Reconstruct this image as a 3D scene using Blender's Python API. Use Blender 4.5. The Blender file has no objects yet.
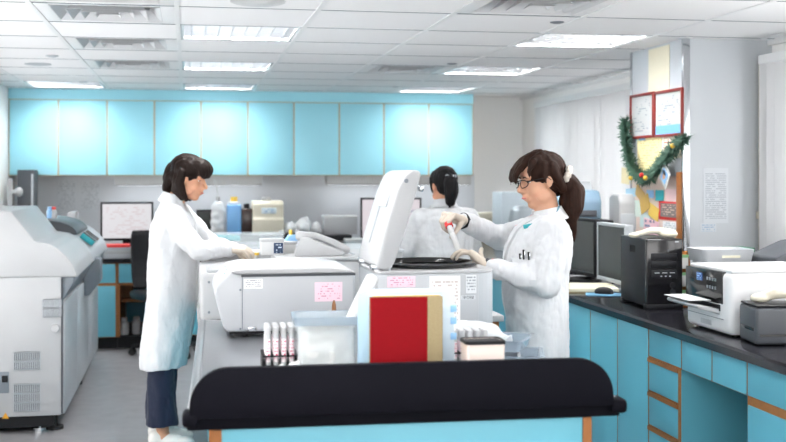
LIGHT_W = 12; WORLD = 4.6; EXPO = 0.5
import bpy, bmesh, math, random
from mathutils import Vector, Matrix, noise
from mathutils.bvhtree import BVHTree
random.seed(7)
SC = bpy.context.scene
COL = SC.collection
F = 1120.0
YAW = math.atan(206/F)
SN, CS = math.sin(YAW), math.cos(YAW)
EYE = 1.45
R = math.radians
CEIL = 2.2
def PD(px, py, d):
    u = (px-393)/F
    return Vector((d*(SN+u*CS), d*(CS-u*SN), EYE-(py-174)/F*d))
def PZ(px, py, z): return PD(px, py, (EYE-z)*F/(py-174))
def PY(px, py, Y):
    u = (px-393)/F
    return PD(px, py, Y/(CS-u*SN))
def PX(px, py, X):
    u = (px-393)/F
    return PD(px, py, X/(SN+u*CS))

# ------------------------------------------------------------ materials
def srgb(r, g, b):
    f = lambda c: c/12.92 if c <= .04045 else ((c+.055)/1.055)**2.4
    return (f(r/255), f(g/255), f(b/255), 1)
def mat(name, col, rough=.5, metal=0, var=.04, scale=12, bump=0, alpha=1, emit=0, spec=.5, coat=0, sub=0):
    m = bpy.data.materials.new(name); m.use_nodes = True
    nt = m.node_tree; b = nt.nodes['Principled BSDF']
    if len(col) == 3: col = srgb(*col)
    tc = nt.nodes.new('ShaderNodeTexCoord')
    n = nt.nodes.new('ShaderNodeTexNoise'); n.inputs['Scale'].default_value = scale; n.inputs['Detail'].default_value = 3
    nt.links.new(tc.outputs['Object'], n.inputs['Vector'])
    mx = nt.nodes.new('ShaderNodeMix'); mx.data_type = 'RGBA'
    mx.inputs[6].default_value = tuple(c*(1-var) for c in col[:3])+(1,)
    mx.inputs[7].default_value = tuple(min(1, c*(1+var)) for c in col[:3])+(1,)
    nt.links.new(n.outputs['Fac'], mx.inputs[0]); nt.links.new(mx.outputs[2], b.inputs['Base Color'])
    b.inputs['Roughness'].default_value = rough; b.inputs['Metallic'].default_value = metal
    b.inputs['Alpha'].default_value = alpha; b.inputs['Specular IOR Level'].default_value = spec
    b.inputs['Coat Weight'].default_value = coat
    if sub: b.inputs['Subsurface Weight'].default_value = sub; b.inputs['Subsurface Scale'].default_value = .02
    if emit:
        b.inputs['Emission Color'].default_value = col; b.inputs['Emission Strength'].default_value = emit
    if bump:
        bp = nt.nodes.new('ShaderNodeBump'); bp.inputs['Strength'].default_value = bump; bp.inputs['Distance'].default_value = .01
        nt.links.new(n.outputs['Fac'], bp.inputs['Height']); nt.links.new(bp.outputs['Normal'], b.inputs['Normal'])
    return m
def print_mat(name, paper, ink, rows=20, ha='X', va='Z', cols=14, thr=.5, cell=0, emit=0, duty=.5, rough=.6):
    """paper (or a screen) with rows of small printed marks"""
    m = bpy.data.materials.new(name); m.use_nodes = True
    nt = m.node_tree; b = nt.nodes['Principled BSDF']; N = nt.nodes.new; L = nt.links.new
    tc = N('ShaderNodeTexCoord'); sp = N('ShaderNodeSeparateXYZ'); L(tc.outputs['Generated'], sp.inputs[0])
    def mth(op, a, bb=None):
        k = N('ShaderNodeMath'); k.operation = op
        for i, v in enumerate((a, bb)):
            if v is None: continue
            if isinstance(v, (int, float)): k.inputs[i].default_value = v
            else: L(v, k.inputs[i])
        return k.outputs[0]
    v = mth('MULTIPLY', sp.outputs[va], rows); row = mth('FLOOR', v); fr = mth('FRACT', v)
    on = mth('LESS_THAN', fr, duty)
    cb = N('ShaderNodeCombineXYZ'); L(mth('MULTIPLY', sp.outputs[ha], cols), cb.inputs[0]); L(mth('MULTIPLY', row, 3.7), cb.inputs[1])
    no = N('ShaderNodeTexNoise'); no.inputs['Scale'].default_value = 1; no.inputs['Detail'].default_value = 2; L(cb.outputs[0], no.inputs['Vector'])
    k = mth('MULTIPLY', on, mth('GREATER_THAN', no.outputs['Fac'], thr))
    # margins
    for ax in (ha, va):
        k = mth('MULTIPLY', k, mth('GREATER_THAN', sp.outputs[ax], .08)); k = mth('MULTIPLY', k, mth('LESS_THAN', sp.outputs[ax], .92))
    mx = N('ShaderNodeMix'); mx.data_type = 'RGBA'; L(k, mx.inputs[0])
    mx.inputs[6].default_value = srgb(*paper); mx.inputs[7].default_value = srgb(*ink)
    L(mx.outputs[2], b.inputs['Base Color']); b.inputs['Roughness'].default_value = rough
    if emit:
        L(mx.outputs[2], b.inputs['Emission Color']); b.inputs['Emission Strength'].default_value = emit
        for l in list(b.inputs['Base Color'].links): nt.links.remove(l)
        b.inputs['Base Color'].default_value = (.02, .02, .02, 1)
    return m
def cloth_mat(name, col, rough=.85, weave=900, var=.03, folds=.25):
    m = mat(name, col, rough, var=var, scale=5)
    nt = m.node_tree; b = nt.nodes['Principled BSDF']; N = nt.nodes.new; L = nt.links.new
    tc = N('ShaderNodeTexCoord'); n1 = N('ShaderNodeTexNoise'); n1.inputs['Scale'].default_value = 9; n1.inputs['Detail'].default_value = 3
    mp = N('ShaderNodeMapping'); mp.inputs['Scale'].default_value = (1.2, 1.2, .45); L(tc.outputs['Object'], mp.inputs[0]); L(mp.outputs[0], n1.inputs['Vector'])
    bp = N('ShaderNodeBump'); bp.inputs['Strength'].default_value = folds; bp.inputs['Distance'].default_value = .03
    L(n1.outputs['Fac'], bp.inputs['Height']); L(bp.outputs['Normal'], b.inputs['Normal'])
    b.inputs['Sheen Weight'].default_value = .1
    return m
def hair_mat(name, c1, c2, z=1.5):
    m = mat(name, c1, .55, var=.0, spec=.15)
    nt = m.node_tree; b = nt.nodes['Principled BSDF']; N = nt.nodes.new; L = nt.links.new
    tc = N('ShaderNodeTexCoord'); mp = N('ShaderNodeMapping'); mp.inputs['Scale'].default_value = (110, 240, z*16)
    L(tc.outputs['Object'], mp.inputs[0]); n = N('ShaderNodeTexNoise'); n.inputs['Scale'].default_value = 1; n.inputs['Detail'].default_value = 5
    L(mp.outputs[0], n.inputs['Vector'])
    mx = N('ShaderNodeMix'); mx.data_type = 'RGBA'; mx.inputs[6].default_value = srgb(*c1); mx.inputs[7].default_value = srgb(*c2)
    L(n.outputs['Fac'], mx.inputs[0]); L(mx.outputs[2], b.inputs['Base Color'])
    bp = N('ShaderNodeBump'); bp.inputs['Strength'].default_value = .5; bp.inputs['Distance'].default_value = .004
    L(n.outputs['Fac'], bp.inputs['Height']); L(bp.outputs['Normal'], b.inputs['Normal'])
    return m
M = {}
M['wall'] = mat('wall_paint', (222, 222, 221), .7, scale=3, var=.02)
M['wallw'] = mat('wall_white_paint', (244, 244, 243), .7, scale=3, var=.02)
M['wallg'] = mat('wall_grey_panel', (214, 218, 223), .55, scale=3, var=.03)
M['pillar'] = mat('pillar_panel', (196, 201, 206), .55, scale=3, var=.02)
M['blue'] = mat('blue_laminate', (104, 184, 204), .4, scale=4, var=.03)
M['blue_lit'] = mat('blue_laminate_lit', (158, 220, 235), .42, scale=4, var=.02)  # same blue laminate, paled to hold the light falling on the wall cabinets
M['wood'] = mat('wood_edge', (160, 100, 48), .5, scale=30, var=.2)
M['woodl'] = mat('pale_wood_edge', (190, 160, 120), .5, scale=30, var=.12)
M['black'] = mat('black_laminate', (18, 18, 24), .5, scale=20, var=.1, spec=.03)
M['btop'] = mat('black_worktop', (30, 30, 36), .16, scale=40, var=.15)
M['white'] = mat('white_plastic', (176, 177, 179), .38, var=.015)
M['whiteb'] = mat('white_enamel', (178, 181, 185), .32, var=.015)
M['cream'] = mat('cream_plastic', (206, 200, 182), .42, var=.02)
M['grey'] = mat('grey_plastic', (120, 127, 135), .4, var=.03)
M['lgrey'] = mat('light_grey_plastic', (178, 183, 188), .4, var=.03)
M['dgrey'] = mat('dark_grey_plastic', (66, 70, 76), .42, var=.06)
M['dark'] = mat('black_plastic', (24, 25, 29), .45, var=.08, spec=.25)
M['gloss'] = mat('gloss_black_plastic', (18, 18, 21), .12, var=.05)
M['steel'] = mat('brushed_steel', (150, 153, 158), .3, metal=.9, scale=60, var=.05)
M['chrome'] = mat('chrome', (205, 208, 212), .15, metal=1, var=.03)
M['tile'] = mat('ceiling_tile', (240, 240, 241), .85, scale=60, var=.02, bump=.05)
M['grid'] = mat('ceiling_grid_paint', (232, 233, 234), .45, var=.01)
M['diff'] = mat('diffuser_paint', (206, 207, 209), .4, var=.02)
M['vent'] = mat('vent_dark', (88, 92, 96), .5, var=.1)
M['screen'] = mat('dark_screen', (34, 38, 36), .18, var=.1)
M['gloves'] = mat('latex_glove', (200, 188, 174), .5, var=.05, scale=40, bump=.25)
M['skin'] = mat('skin', (204, 150, 120), .48, var=.04, scale=25, sub=.08)
M['skin2'] = mat('skin_pale', (208, 158, 130), .48, var=.04, scale=25, sub=.08)
M['lip'] = mat('lip_pink', (190, 104, 96), .4)
M['eyew'] = mat('eye_white', (235, 232, 228), .25)
M['iris'] = mat('eye_dark', (30, 20, 16), .2)
M['coat'] = cloth_mat('white_coat_cotton', (206, 208, 211), folds=.7)
M['navy'] = cloth_mat('navy_trouser_cloth', (14, 26, 52), folds=.4)
M['slate'] = cloth_mat('slate_trouser_cloth', (60, 62, 70))
M['shoe'] = mat('white_shoe_leather', (226, 224, 220), .5)
M['sole'] = mat('shoe_sole', (196, 188, 176), .6)
M['shirt'] = mat('pink_check_shirt', (206, 150, 156), .8, var=.3, scale=120)
M['hairb'] = hair_mat('hair_dark_brown', (9, 6, 5), (36, 22, 17))
M['hairr'] = hair_mat('hair_chestnut', (11, 6, 5), (56, 31, 20))
M['hairk'] = hair_mat('hair_black', (9, 9, 11), (30, 28, 30))
M['scr'] = mat('scrunchie_cloth', (212, 202, 192), .85, var=.12, scale=60, bump=.5)
M['red'] = mat('red_cover', (128, 8, 18), .7, var=.05, scale=80, bump=.05, spec=.12)
M['redp'] = mat('red_plastic', (214, 46, 44), .35)
M['khaki'] = mat('khaki_cloth', (146, 131, 98), .8, var=.06, scale=150, bump=.2)
M['sky'] = mat('light_blue_plastic', (136, 184, 226), .35)
M['bluec'] = mat('sky_blue_bottle', (118, 172, 222), .3)
M['teal'] = mat('teal_plastic', (34, 158, 166), .4)
M['yellow'] = mat('yellow_plastic', (226, 186, 66), .4)
M['brown'] = mat('brown_glass', (52, 34, 30), .2)
M['cork'] = mat('tan_brown', (128, 84, 48), .6)
M['clear'] = mat('clear_plastic', (226, 234, 238), .12, alpha=.24)
M['clear2'] = mat('frosted_plastic', (228, 232, 234), .35, alpha=.6)
M['tray'] = mat('smoky_clear_plastic', (160, 176, 190), .15, alpha=.5)
M['bag'] = mat('white_film', (232, 234, 236), .3, alpha=.8, bump=.6, scale=30)
M['liner'] = mat('white_bin_liner', (216, 216, 212), .45, bump=.4, scale=22)
M['paper'] = mat('white_paper', (200, 201, 201), .7, var=.01)
M['pad'] = mat('cream_paper', (206, 202, 180), .7, var=.03)
M['frame'] = mat('red_wood_frame', (132, 38, 30), .4, var=.12, scale=30)
M['leaf'] = mat('garland_green', (66, 100, 84), .7, var=.6, scale=60)
M['rubber'] = mat('black_rubber', (24, 24, 25), .6)
M['lens'] = mat('glasses_lens', (220, 232, 238), .05, alpha=.2)
M['orange'] = mat('warning_yellow', (226, 160, 40), .5)
M['lamp'] = mat('lamp_tube', (255, 253, 248), .3, emit=9.0, var=0)
M['louvre'] = mat('louvre_metal', (228, 230, 233), .28, metal=.92, var=.01)
M['prwhite'] = mat('printer_white', (216, 217, 219), .38, var=.015)
M['strip'] = mat('strip_added_glow', (240, 244, 248), .4, emit=3.5, var=0)  # glow added to brighten the grey back panel; the fittings are off
M['reflector'] = mat('lamp_reflector', (232, 233, 235), .25, var=.01)

# ------------------------------------------------------------ mesh builder
class MB:
    def __init__(s): s.v = []; s.f = []
    def add(s, vs, fs, T=None):
        o = len(s.v)
        for p in vs:
            p = Vector(p); s.v.append(T @ p if T else p)
        s.f += [tuple(i+o for i in f) for f in fs]
        return s
    def _bm(s, bm, T=None):
        bm.verts.index_update()
        s.add([v.co.copy() for v in bm.verts], [[v.index for v in f.verts] for f in bm.faces], T); bm.free(); return s
    def box(s, x0, x1, y0, y1, z0, z1, bev=0, seg=2, T=None):
        x0, x1 = min(x0, x1), max(x0, x1); y0, y1 = min(y0, y1), max(y0, y1); z0, z1 = min(z0, z1), max(z0, z1)
        bm = bmesh.new(); bmesh.ops.create_cube(bm, size=1)
        for v in bm.verts:
            v.co = Vector(((x0+x1)/2+v.co.x*(x1-x0), (y0+y1)/2+v.co.y*(y1-y0), (z0+z1)/2+v.co.z*(z1-z0)))
        if bev: bmesh.ops.bevel(bm, geom=list(bm.edges), offset=min(bev, .45*min(x1-x0, y1-y0, z1-z0)), segments=seg, affect='EDGES', profile=.5)
        return s._bm(bm, T)
    def prism(s, pts, axis, a, b, bev=0, seg=2, T=None):
        """pts in the two other axes in order; axis 'X','Y','Z'"""
        bm = bmesh.new()
        def mk(p, t):
            return {'X': (t, p[0], p[1]), 'Y': (p[0], t, p[1]), 'Z': (p[0], p[1], t)}[axis]
        A = [bm.verts.new(mk(p, a)) for p in pts]; B = [bm.verts.new(mk(p, b)) for p in pts]
        bm.faces.new(A); bm.faces.new(B[::-1]); n = len(pts)
        for i in range(n): bm.faces.new((A[(i+1) % n], A[i], B[i], B[(i+1) % n]))
        bmesh.ops.recalc_face_normals(bm, faces=bm.faces)
        if bev:
            bmesh.ops.bevel(bm, geom=[e for e in bm.edges], offset=bev, segments=seg, affect='EDGES', profile=.5, clamp_overlap=True)
        return s._bm(bm, T)
    def lathe(s, prof, n=24, T=None, cx=0, cy=0):
        vs = []; fs = []; k = len(prof)
        for i in range(n):
            a = 2*math.pi*i/n
            for r, z in prof: vs.append((cx+max(r, 1e-4)*math.cos(a), cy+max(r, 1e-4)*math.sin(a), z))
        for i in range(n):
            j = (i+1) % n
            for q in range(k-1): fs.append((i*k+q, j*k+q, j*k+q+1, i*k+q+1))
        fs.append([i*k for i in range(n)][::-1]); fs.append([i*k+k-1 for i in range(n)])
        return s.add(vs, fs, T)
    def cyl(s, p0, p1, r0, r1=None, n=16, T=None):
        r1 = r0 if r1 is None else r1
        p0, p1 = Vector(p0), Vector(p1); d = p1-p0
        q = d.to_track_quat('Z', 'Y').to_matrix().to_4x4(); q.translation = p0
        return s.lathe([(r0, 0), (r1, d.length)], n, (T @ q) if T else q)
    def cap(s, p0, p1, r0, r1=None, n=14, T=None):
        r1 = r0 if r1 is None else r1
        p0, p1 = Vector(p0), Vector(p1); d = p1-p0
        if d.length < 1e-6: d = Vector((0, 0, 1e-4))
        q = d.to_track_quat('Z', 'Y').to_matrix().to_4x4(); q.translation = p0
        L = d.length
        prof = [(r0*math.cos(a), r0*math.sin(a)) for a in [R(x) for x in (-90, -60, -30, 0)]]
        prof += [(r1*math.cos(a), L+r1*math.sin(a)) for a in [R(x) for x in (0, 30, 60, 90)]]
        return s.lathe(prof, n, (T @ q) if T else q)
    def chain(s, pts, rad, n=14, T=None):
        for i in range(len(pts)-1): s.cap(pts[i], pts[i+1], rad[i], rad[i+1], n, T)
        return s
    def ell(s, c, r, rot=None, n=20, T=None):
        c = Vector(c); Q = Matrix.Translation(c)
        if rot: Q = Q @ rot.to_4x4()
        Q = Q @ Matrix.Diagonal((r[0], r[1], r[2], 1))
        prof = [(math.cos(R(a)), math.sin(R(a))) for a in range(-90, 91, 15)]
        return s.lathe(prof, n, (T @ Q) if T else Q)
    def tube(s, pts, rad, n=8, T=None):
        pts = [Vector(p) for p in pts]; k = len(pts)
        rad = [rad]*k if isinstance(rad, (int, float)) else rad
        vs = []; fs = []; up = None
        for i in range(k):
            d = (pts[min(i+1, k-1)]-pts[max(i-1, 0)]).normalized()
            if up is None:
                up = d.orthogonal().normalized()
            up = (up-d*up.dot(d)).normalized(); b = d.cross(up)
            for j in range(n):
                a = 2*math.pi*j/n; vs.append(pts[i]+(up*math.cos(a)+b*math.sin(a))*rad[i])
        for i in range(k-1):
            for j in range(n):
                jj = (j+1) % n; fs.append((i*n+j, i*n+jj, (i+1)*n+jj, (i+1)*n+j))
        fs.append(list(range(n))[::-1]); fs.append([(k-1)*n+j for j in range(n)])
        return s.add(vs, fs, T)
    def loft(s, rings, n=28, T=None, sub=4):
        """rings: (cx, cy, z, rx, ry) ; smooth interpolation between them"""
        def cr(a, b, c, d, t): return tuple(.5*(2*b[i]+(c[i]-a[i])*t+(2*a[i]-5*b[i]+4*c[i]-d[i])*t*t+(3*b[i]-a[i]-3*c[i]+d[i])*t**3) for i in range(5))
        rr = []; k = len(rings)
        for i in range(k-1):
            for q in range(sub):
                rr.append(cr(rings[max(i-1, 0)], rings[i], rings[i+1], rings[min(i+2, k-1)], q/sub))
        rr.append(rings[-1]); vs = []; fs = []
        for (cx, cy, z, rx, ry) in rr:
            for j in range(n):
                a = 2*math.pi*j/n; vs.append((cx+rx*math.cos(a), cy+ry*math.sin(a), z))
        for i in range(len(rr)-1):
            for j in range(n):
                jj = (j+1) % n; fs.append((i*n+j, i*n+jj, (i+1)*n+jj, (i+1)*n+j))
        fs.append(list(range(n))[::-1]); fs.append([(len(rr)-1)*n+j for j in range(n)])
        return s.add(vs, fs, T)
    def mesh(s, name):
        me = bpy.data.meshes.new(name); me.from_pydata([tuple(v) for v in s.v], [], s.f); me.update()
        bm = bmesh.new(); bm.from_mesh(me); bmesh.ops.recalc_face_normals(bm, faces=bm.faces); bm.to_mesh(me); bm.free()
        return me
W = {}
def link(name, me, m, parent=None, smooth=True, label=None, ang=35):
    me.materials.clear(); me.materials.append(m)
    if smooth:
        me.shade_smooth()
        try: me.set_sharp_from_angle(angle=R(ang))
        except Exception: pass
    o = bpy.data.objects.new(name, me); COL.objects.link(o)
    if parent: o.parent = parent
    if label: o['label'] = label
    return o
def root_of(o):
    while o.parent: o = o.parent
    return o
def build(mb, name, m, parent=None, world=False, smooth=True, label=None, ang=35):
    """geometry is in the frame of the thing (or, world=True, in room coordinates)"""
    if world and parent:
        r = root_of(parent); inv = (Matrix.Translation(r.location) @ r.rotation_euler.to_matrix().to_4x4()).inverted()
        mb.v = [inv @ v for v in mb.v]
    return link(name, mb.mesh(name), m if not isinstance(m, str) else M[m], parent, smooth, label, ang)
def thing(name, label, cat, loc=(0, 0, 0), rz=0, group=None):
    o = bpy.data.objects.new(name, None); COL.objects.link(o); o.location = loc; o.rotation_euler = (0, 0, rz)
    o.empty_display_size = .1
    o['label'] = label; o['category'] = cat
    if group: o['group'] = group
    return o
def tag(o, label, cat, group=None):
    o['label'] = label; o['category'] = cat
    if group: o['group'] = group
    return o
def struct(mb, name, m, parent=None, smooth=True):
    o = build(mb, name, m, parent, smooth=smooth)
    if not parent: o['kind'] = 'structure'
    return o
def dup(root, loc, rz=0, label=None, group=None):
    r = root.copy(); COL.objects.link(r); r.location = loc; r.rotation_euler = (0, 0, rz)
    if label: r['label'] = label
    if group: r['group'] = group
    for ch in list(root.children):
        c = ch.copy(); COL.objects.link(c); c.parent = r
        for g in list(ch.children):
            d = g.copy(); COL.objects.link(d); d.parent = c
    return r
def fuse(mb, name, m, parent=None, voxel=.006, it=4, disp=None, label=None):
    me = mb.mesh('tmp'); o = bpy.data.objects.new('tmp', me); COL.objects.link(o)
    md = o.modifiers.new('r', 'REMESH'); md.mode = 'VOXEL'; md.voxel_size = voxel; md.adaptivity = 0
    sm = o.modifiers.new('s', 'SMOOTH'); sm.factor = .5; sm.iterations = it
    dg = bpy.context.evaluated_depsgraph_get(); me2 = bpy.data.meshes.new_from_object(o.evaluated_get(dg))
    bpy.data.objects.remove(o); bpy.data.meshes.remove(me); me2.name = name
    if disp:
        ns = [v.normal.copy() for v in me2.vertices]
        for v, n in zip(me2.vertices, ns): v.co = v.co+n*disp(v.co, n)
        me2.update()
    return link(name, me2, M[m] if isinstance(m, str) else m, parent, True, label, 80)
# ------------------------------------------------------------ room shell
WX0, WX1, WY1, WY0 = -1.53, 3.23, 10.55, -1.1
def floor_mat():
    m = mat('vinyl_floor', (136, 135, 138), .3, var=.05, scale=2.5)
    nt = m.node_tree; b = nt.nodes['Principled BSDF']; N = nt.nodes.new; L = nt.links.new
    n = N('ShaderNodeTexNoise'); n.inputs['Scale'].default_value = 9; n.inputs['Detail'].default_value = 6
    r = N('ShaderNodeMapRange'); r.inputs[3].default_value = .22; r.inputs[4].default_value = .46
    tc = N('ShaderNodeTexCoord'); L(tc.outputs['Object'], n.inputs['Vector']); L(n.outputs['Fac'], r.inputs[0]); L(r.outputs[0], b.inputs['Roughness'])
    return m
struct(MB().box(WX0-.1, WX1+.1, -1.2, WY1+.1, -.08, 0), 'floor', floor_mat())
wl = MB()
wl.box(WX0-.1, WX0, WY0, 2.4, 0, CEIL+.3); wl.box(WX0-.1, WX0, 2.4, 9.1, 0, .5); wl.box(WX0-.1, WX0, 2.4, 9.1, 1.62, CEIL+.3); wl.box(WX0-.1, WX0, 9.1, WY1+.1, 0, CEIL+.3)  # unseen long window opening, added to let in daylight
struct(wl, 'wall_left', 'wall')
struct(MB().box(WX0-.1, WX1+.1, WY0-.1, WY0, 0, 1.05), 'wall_front_added', 'wall')  # unseen low wall, added to cut daylight; band above stays open
struct(MB().box(WX0, WX1, WY1, WY1+.1, 0, CEIL+.3), 'wall_back', 'wallw')
# grey panelled splash area under the wall cabinets is part of the back wall
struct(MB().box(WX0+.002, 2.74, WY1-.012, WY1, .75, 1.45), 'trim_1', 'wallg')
# right wall with its window opening and an unseen nearer one added for daylight
WB0, WB1, WZ0, WZ1 = 6.75, 9.6, .98, 1.98
wr = MB()
wr.box(WX1, WX1+.1, WY0, 1.6, 0, CEIL+.3); wr.box(WX1, WX1+.1, 1.6, 5.5, 0, WZ0); wr.box(WX1, WX1+.1, 1.6, 5.5, WZ1, CEIL+.3)
wr.box(WX1, WX1+.1, 5.5, WB0, 0, CEIL+.3); wr.box(WX1, WX1+.1, WB0, WB1, 0, WZ0); wr.box(WX1, WX1+.1, WB0, WB1, WZ1, CEIL+.3)
wr.box(WX1, WX1+.1, WB1, WY1+.1, 0, CEIL+.3)
struct(wr, 'wall_right', 'wallw')
for k, (a, b_) in enumerate(((WB0, WB1), (1.6, 5.5), (2.4, 9.1))):  # all but the first are unseen windows added for daylight
    WX1_, WZ1_ = WX1, WZ1
    if k == 2: WX1, WZ0, WZ1 = WX0-.1, .5, 1.62
    g = struct(MB().box(WX1+.045, WX1+.05, a, b_, WZ0, WZ1), 'window_%d' % (k+1), mat('window_glass', (225, 238, 245), .03, alpha=.12))
    fr = MB(); n = 4
    for i in range(n+1):
        y = a+(b_-a)*i/n; fr.box(WX1+.03, WX1+.07, y-.02, y+.02, WZ0, WZ1)
    fr.box(WX1+.03, WX1+.07, a, b_, WZ0, WZ0+.04); fr.box(WX1+.03, WX1+.07, a, b_, WZ1-.04, WZ1)
    build(fr, 'window_frame', 'lgrey', g)
    WX1, WZ1 = WX1_, WZ1_
# pillar by the window bench
PX0, PX1, PY0, PY1 = 2.70, WX1, 5.80, 6.54
struct(MB().box(PX0, PX1, PY0, PY1, 0, CEIL), 'pillar', 'pillar')
struct(MB().box(PX0-.006, PX0+.035, PY0-.008, PY0+.012, .85, CEIL, .002), 'trim_2', 'chrome')
struct(MB().box(PX0-.006, PX0+.01, PY1-.02, PY1+.006, .85, CEIL, .002), 'trim_3', 'chrome')
struct(MB().cyl((3.15, 5.765, .85), (3.15, 5.765, 2.1), .018).box(3.128, 3.172, 5.75, 5.79, 1.2, 1.24), 'trim_4', 'cream')

# ceiling: tiles on a visible grid, openings where the fittings are recessed
GX = [-1.53, -1.315, -.68, -.045, .59, 1.225, 1.86, 2.495, 3.13, 3.23]
GY = [-.48+.62*k for k in range(-1, 18)]+[10.55]
def row(y): return min(range(len(GY)), key=lambda i: abs(GY[i]-y))
lights = [(3, 5.72), (3, 7.58), (3, 9.44), (6, 5.72), (6, 7.58), (6, 9.44), (1, 9.44), (1, 7.58), (3, 3.86), (6, 3.86), (3, 2.0), (6, 2.0), (1, 2.0)]
lights.remove((1, 7.58))
vents = [(2, 4.48), (2, 5.10), (2, 6.34), (2, 7.58), (5, 4.48), (5, 7.58)]
open_ = {(c, row(y)) for c, y in lights+vents}
cm = MB()
for i in range(len(GX)-1):
    for j in range(len(GY)-1):
        if (i, j) in open_: continue
        g = .007
        cm.box(GX[i]+.002, GX[i+1]-.002, GY[j]+g, GY[j+1]-g, CEIL, CEIL+.02)
struct(cm, 'ceiling', 'tile')
up = MB()
struct(MB().box(WX0-.1, WX1+.1, WY0, WY1+.1, CEIL+.26, CEIL+.3), 'ceiling_slab', 'dgrey')
gb = MB()
for x in GX[1:-1]: gb.box(x-.012, x+.012, WY0, WY1, CEIL-.004, CEIL+.03)
struct(gb, 'trim_5', 'grid')
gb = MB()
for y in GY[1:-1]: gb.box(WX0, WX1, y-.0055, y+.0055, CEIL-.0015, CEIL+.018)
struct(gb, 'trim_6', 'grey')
gb = MB().box(WX1-.03, WX1, WY0, PY0, CEIL-.03, CEIL+.004, .003).box(WX1-.03, WX1, PY1, WY1, CEIL-.03, CEIL+.004, .003)
struct(gb, 'trim_7', 'grid')

def make_light():
    """origin at the cell's low corner, z = ceiling"""
    t = thing('ceiling_light', '', 'light')
    w, d = .635, .62
    h = MB(); h.box(.012, w-.012, .008, d-.008, .085, .095); h.box(.012, .03, .008, d-.008, 0, .09); h.box(w-.03, w-.012, .008, d-.008, 0, .09)
    h.box(.012, w-.012, .008, .022, 0, .09); h.box(.012, w-.012, d-.022, d-.008, 0, .09)
    build(h, 'housing', 'reflector', t)
    for k in range(3):
        y = d*(k+.5)/3; build(MB().cyl((.04, y, .076), (w-.04, y, .076), .009, n=12), 'lamp_tube', 'lamp', t)
    lv = MB()
    for k in range(1, 5): lv.prism([(d*k/5-.026, .062), (d*k/5+.026, .062), (d*k/5+.003, .003), (d*k/5-.003, .003)], 'X', .03, w-.03)
    for k in range(1, 9):
        x = w*k/9; lv.box(x-.003, x+.003, .022, d-.022, .006, .05)
    build(lv, 'louvre', 'louvre', t)
    return t
def rowname(y): return {5.72: 'nearest', 7.58: 'middle', 9.44: 'farthest'}.get(y, 'unseen')
L0 = make_light(); first = True
for c, y in lights:
    colname = {1: 'by the left wall', 3: 'in the row left of centre', 6: 'in the row on the window side'}[c]
    lab = 'louvred fluorescent ceiling light %s, %s one' % (colname, rowname(y)) if y > 4 else 'louvred fluorescent ceiling light behind the camera'
    if c == 1 and y > 4: lab = 'louvred ceiling light close to left wall above the first blue cabinet'
    loc = (GX[c], y, CEIL)
    if first: L0.location = loc; L0['label'] = lab; L0['group'] = 'recessed fluorescent ceiling lights'; first = False
    else: dup(L0, loc, 0, lab, 'recessed fluorescent ceiling lights')
def make_vent():
    t = thing('air_diffuser', '', 'vent')
    w, d = .635, .62; c = (w/2, d/2)
    fr = MB(); fr.box(.012, .075, .008, d-.008, .0, .012, .003); fr.box(w-.075, w-.012, .008, d-.008, 0, .012, .003)
    fr.box(.075, w-.075, .008, .05, 0, .012, .003); fr.box(.075, w-.075, d-.05, d-.008, 0, .012, .003)
    build(fr, 'frame', 'grid', t)
    build(MB().box(.04, w-.04, .03, d-.03, .10, .11).box(.04, .055, .03, d-.03, .012, .1).box(w-.055, w-.04, .03, d-.03, .012, .1).box(.04, w-.04, .03, .045, .012, .1).box(.04, w-.04, d-.045, d-.03, .012, .1), 'duct_box', 'lgrey', t)
    # nested sloping cones
    for k, (ro, ri, z0, z1) in enumerate(((.245, .19, .0, .05), (.18, .13, -.004, .045), (.12, .07, -.008, .04), (.06, .012, -.01, .03))):
        vs = []; fs = []
        for r_, z in ((ro, z0), (ri, z1), (ri-.004, z1), (ro-.004, z0)):
            for sx, sy in ((-1, -1), (1, -1), (1, 1), (-1, 1)): vs.append((c[0]+sx*r_, c[1]+sy*r_, z))
        for q in range(4):
            for e in range(4): fs.append((q*4+e, q*4+(e+1) % 4, ((q+1) % 4)*4+(e+1) % 4, ((q+1) % 4)*4+e))
        build(MB().add(vs, fs), 'cone_blade', 'diff', t, smooth=False)
    return t
V0 = make_vent()
vl = ['square air diffuser over the aisle, cut by the top of the photo', 'square air diffuser over the aisle, nearest whole one', 'square air diffuser over the aisle, middle of three', 'square air diffuser over the aisle, nearest the cabinets', 'large square air diffuser at top right above the pillar side', 'small looking air diffuser beside the far louvred lights on the right']
for k, (c, y) in enumerate(vents):
    if k == 0: V0.location = (GX[c], y, CEIL); V0['label'] = vl[0]; V0['group'] = 'square ceiling air diffusers'
    else: dup(V0, (GX[c], y, CEIL), 0, vl[k], 'square ceiling air diffusers')
# real light from the troffers
for c, y in lights:
    l = bpy.data.lights.new('troffer_light', 'AREA'); l.shape = 'RECTANGLE'; l.size = .54; l.size_y = .54; l.energy = LIGHT_W*(1.75 if y > 9 else 2.6); l.color = (1, .985, .96)
    o = bpy.data.objects.new('troffer_light', l); COL.objects.link(o); o.location = (GX[c]+.3175, y+.31, CEIL+.066)
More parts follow.
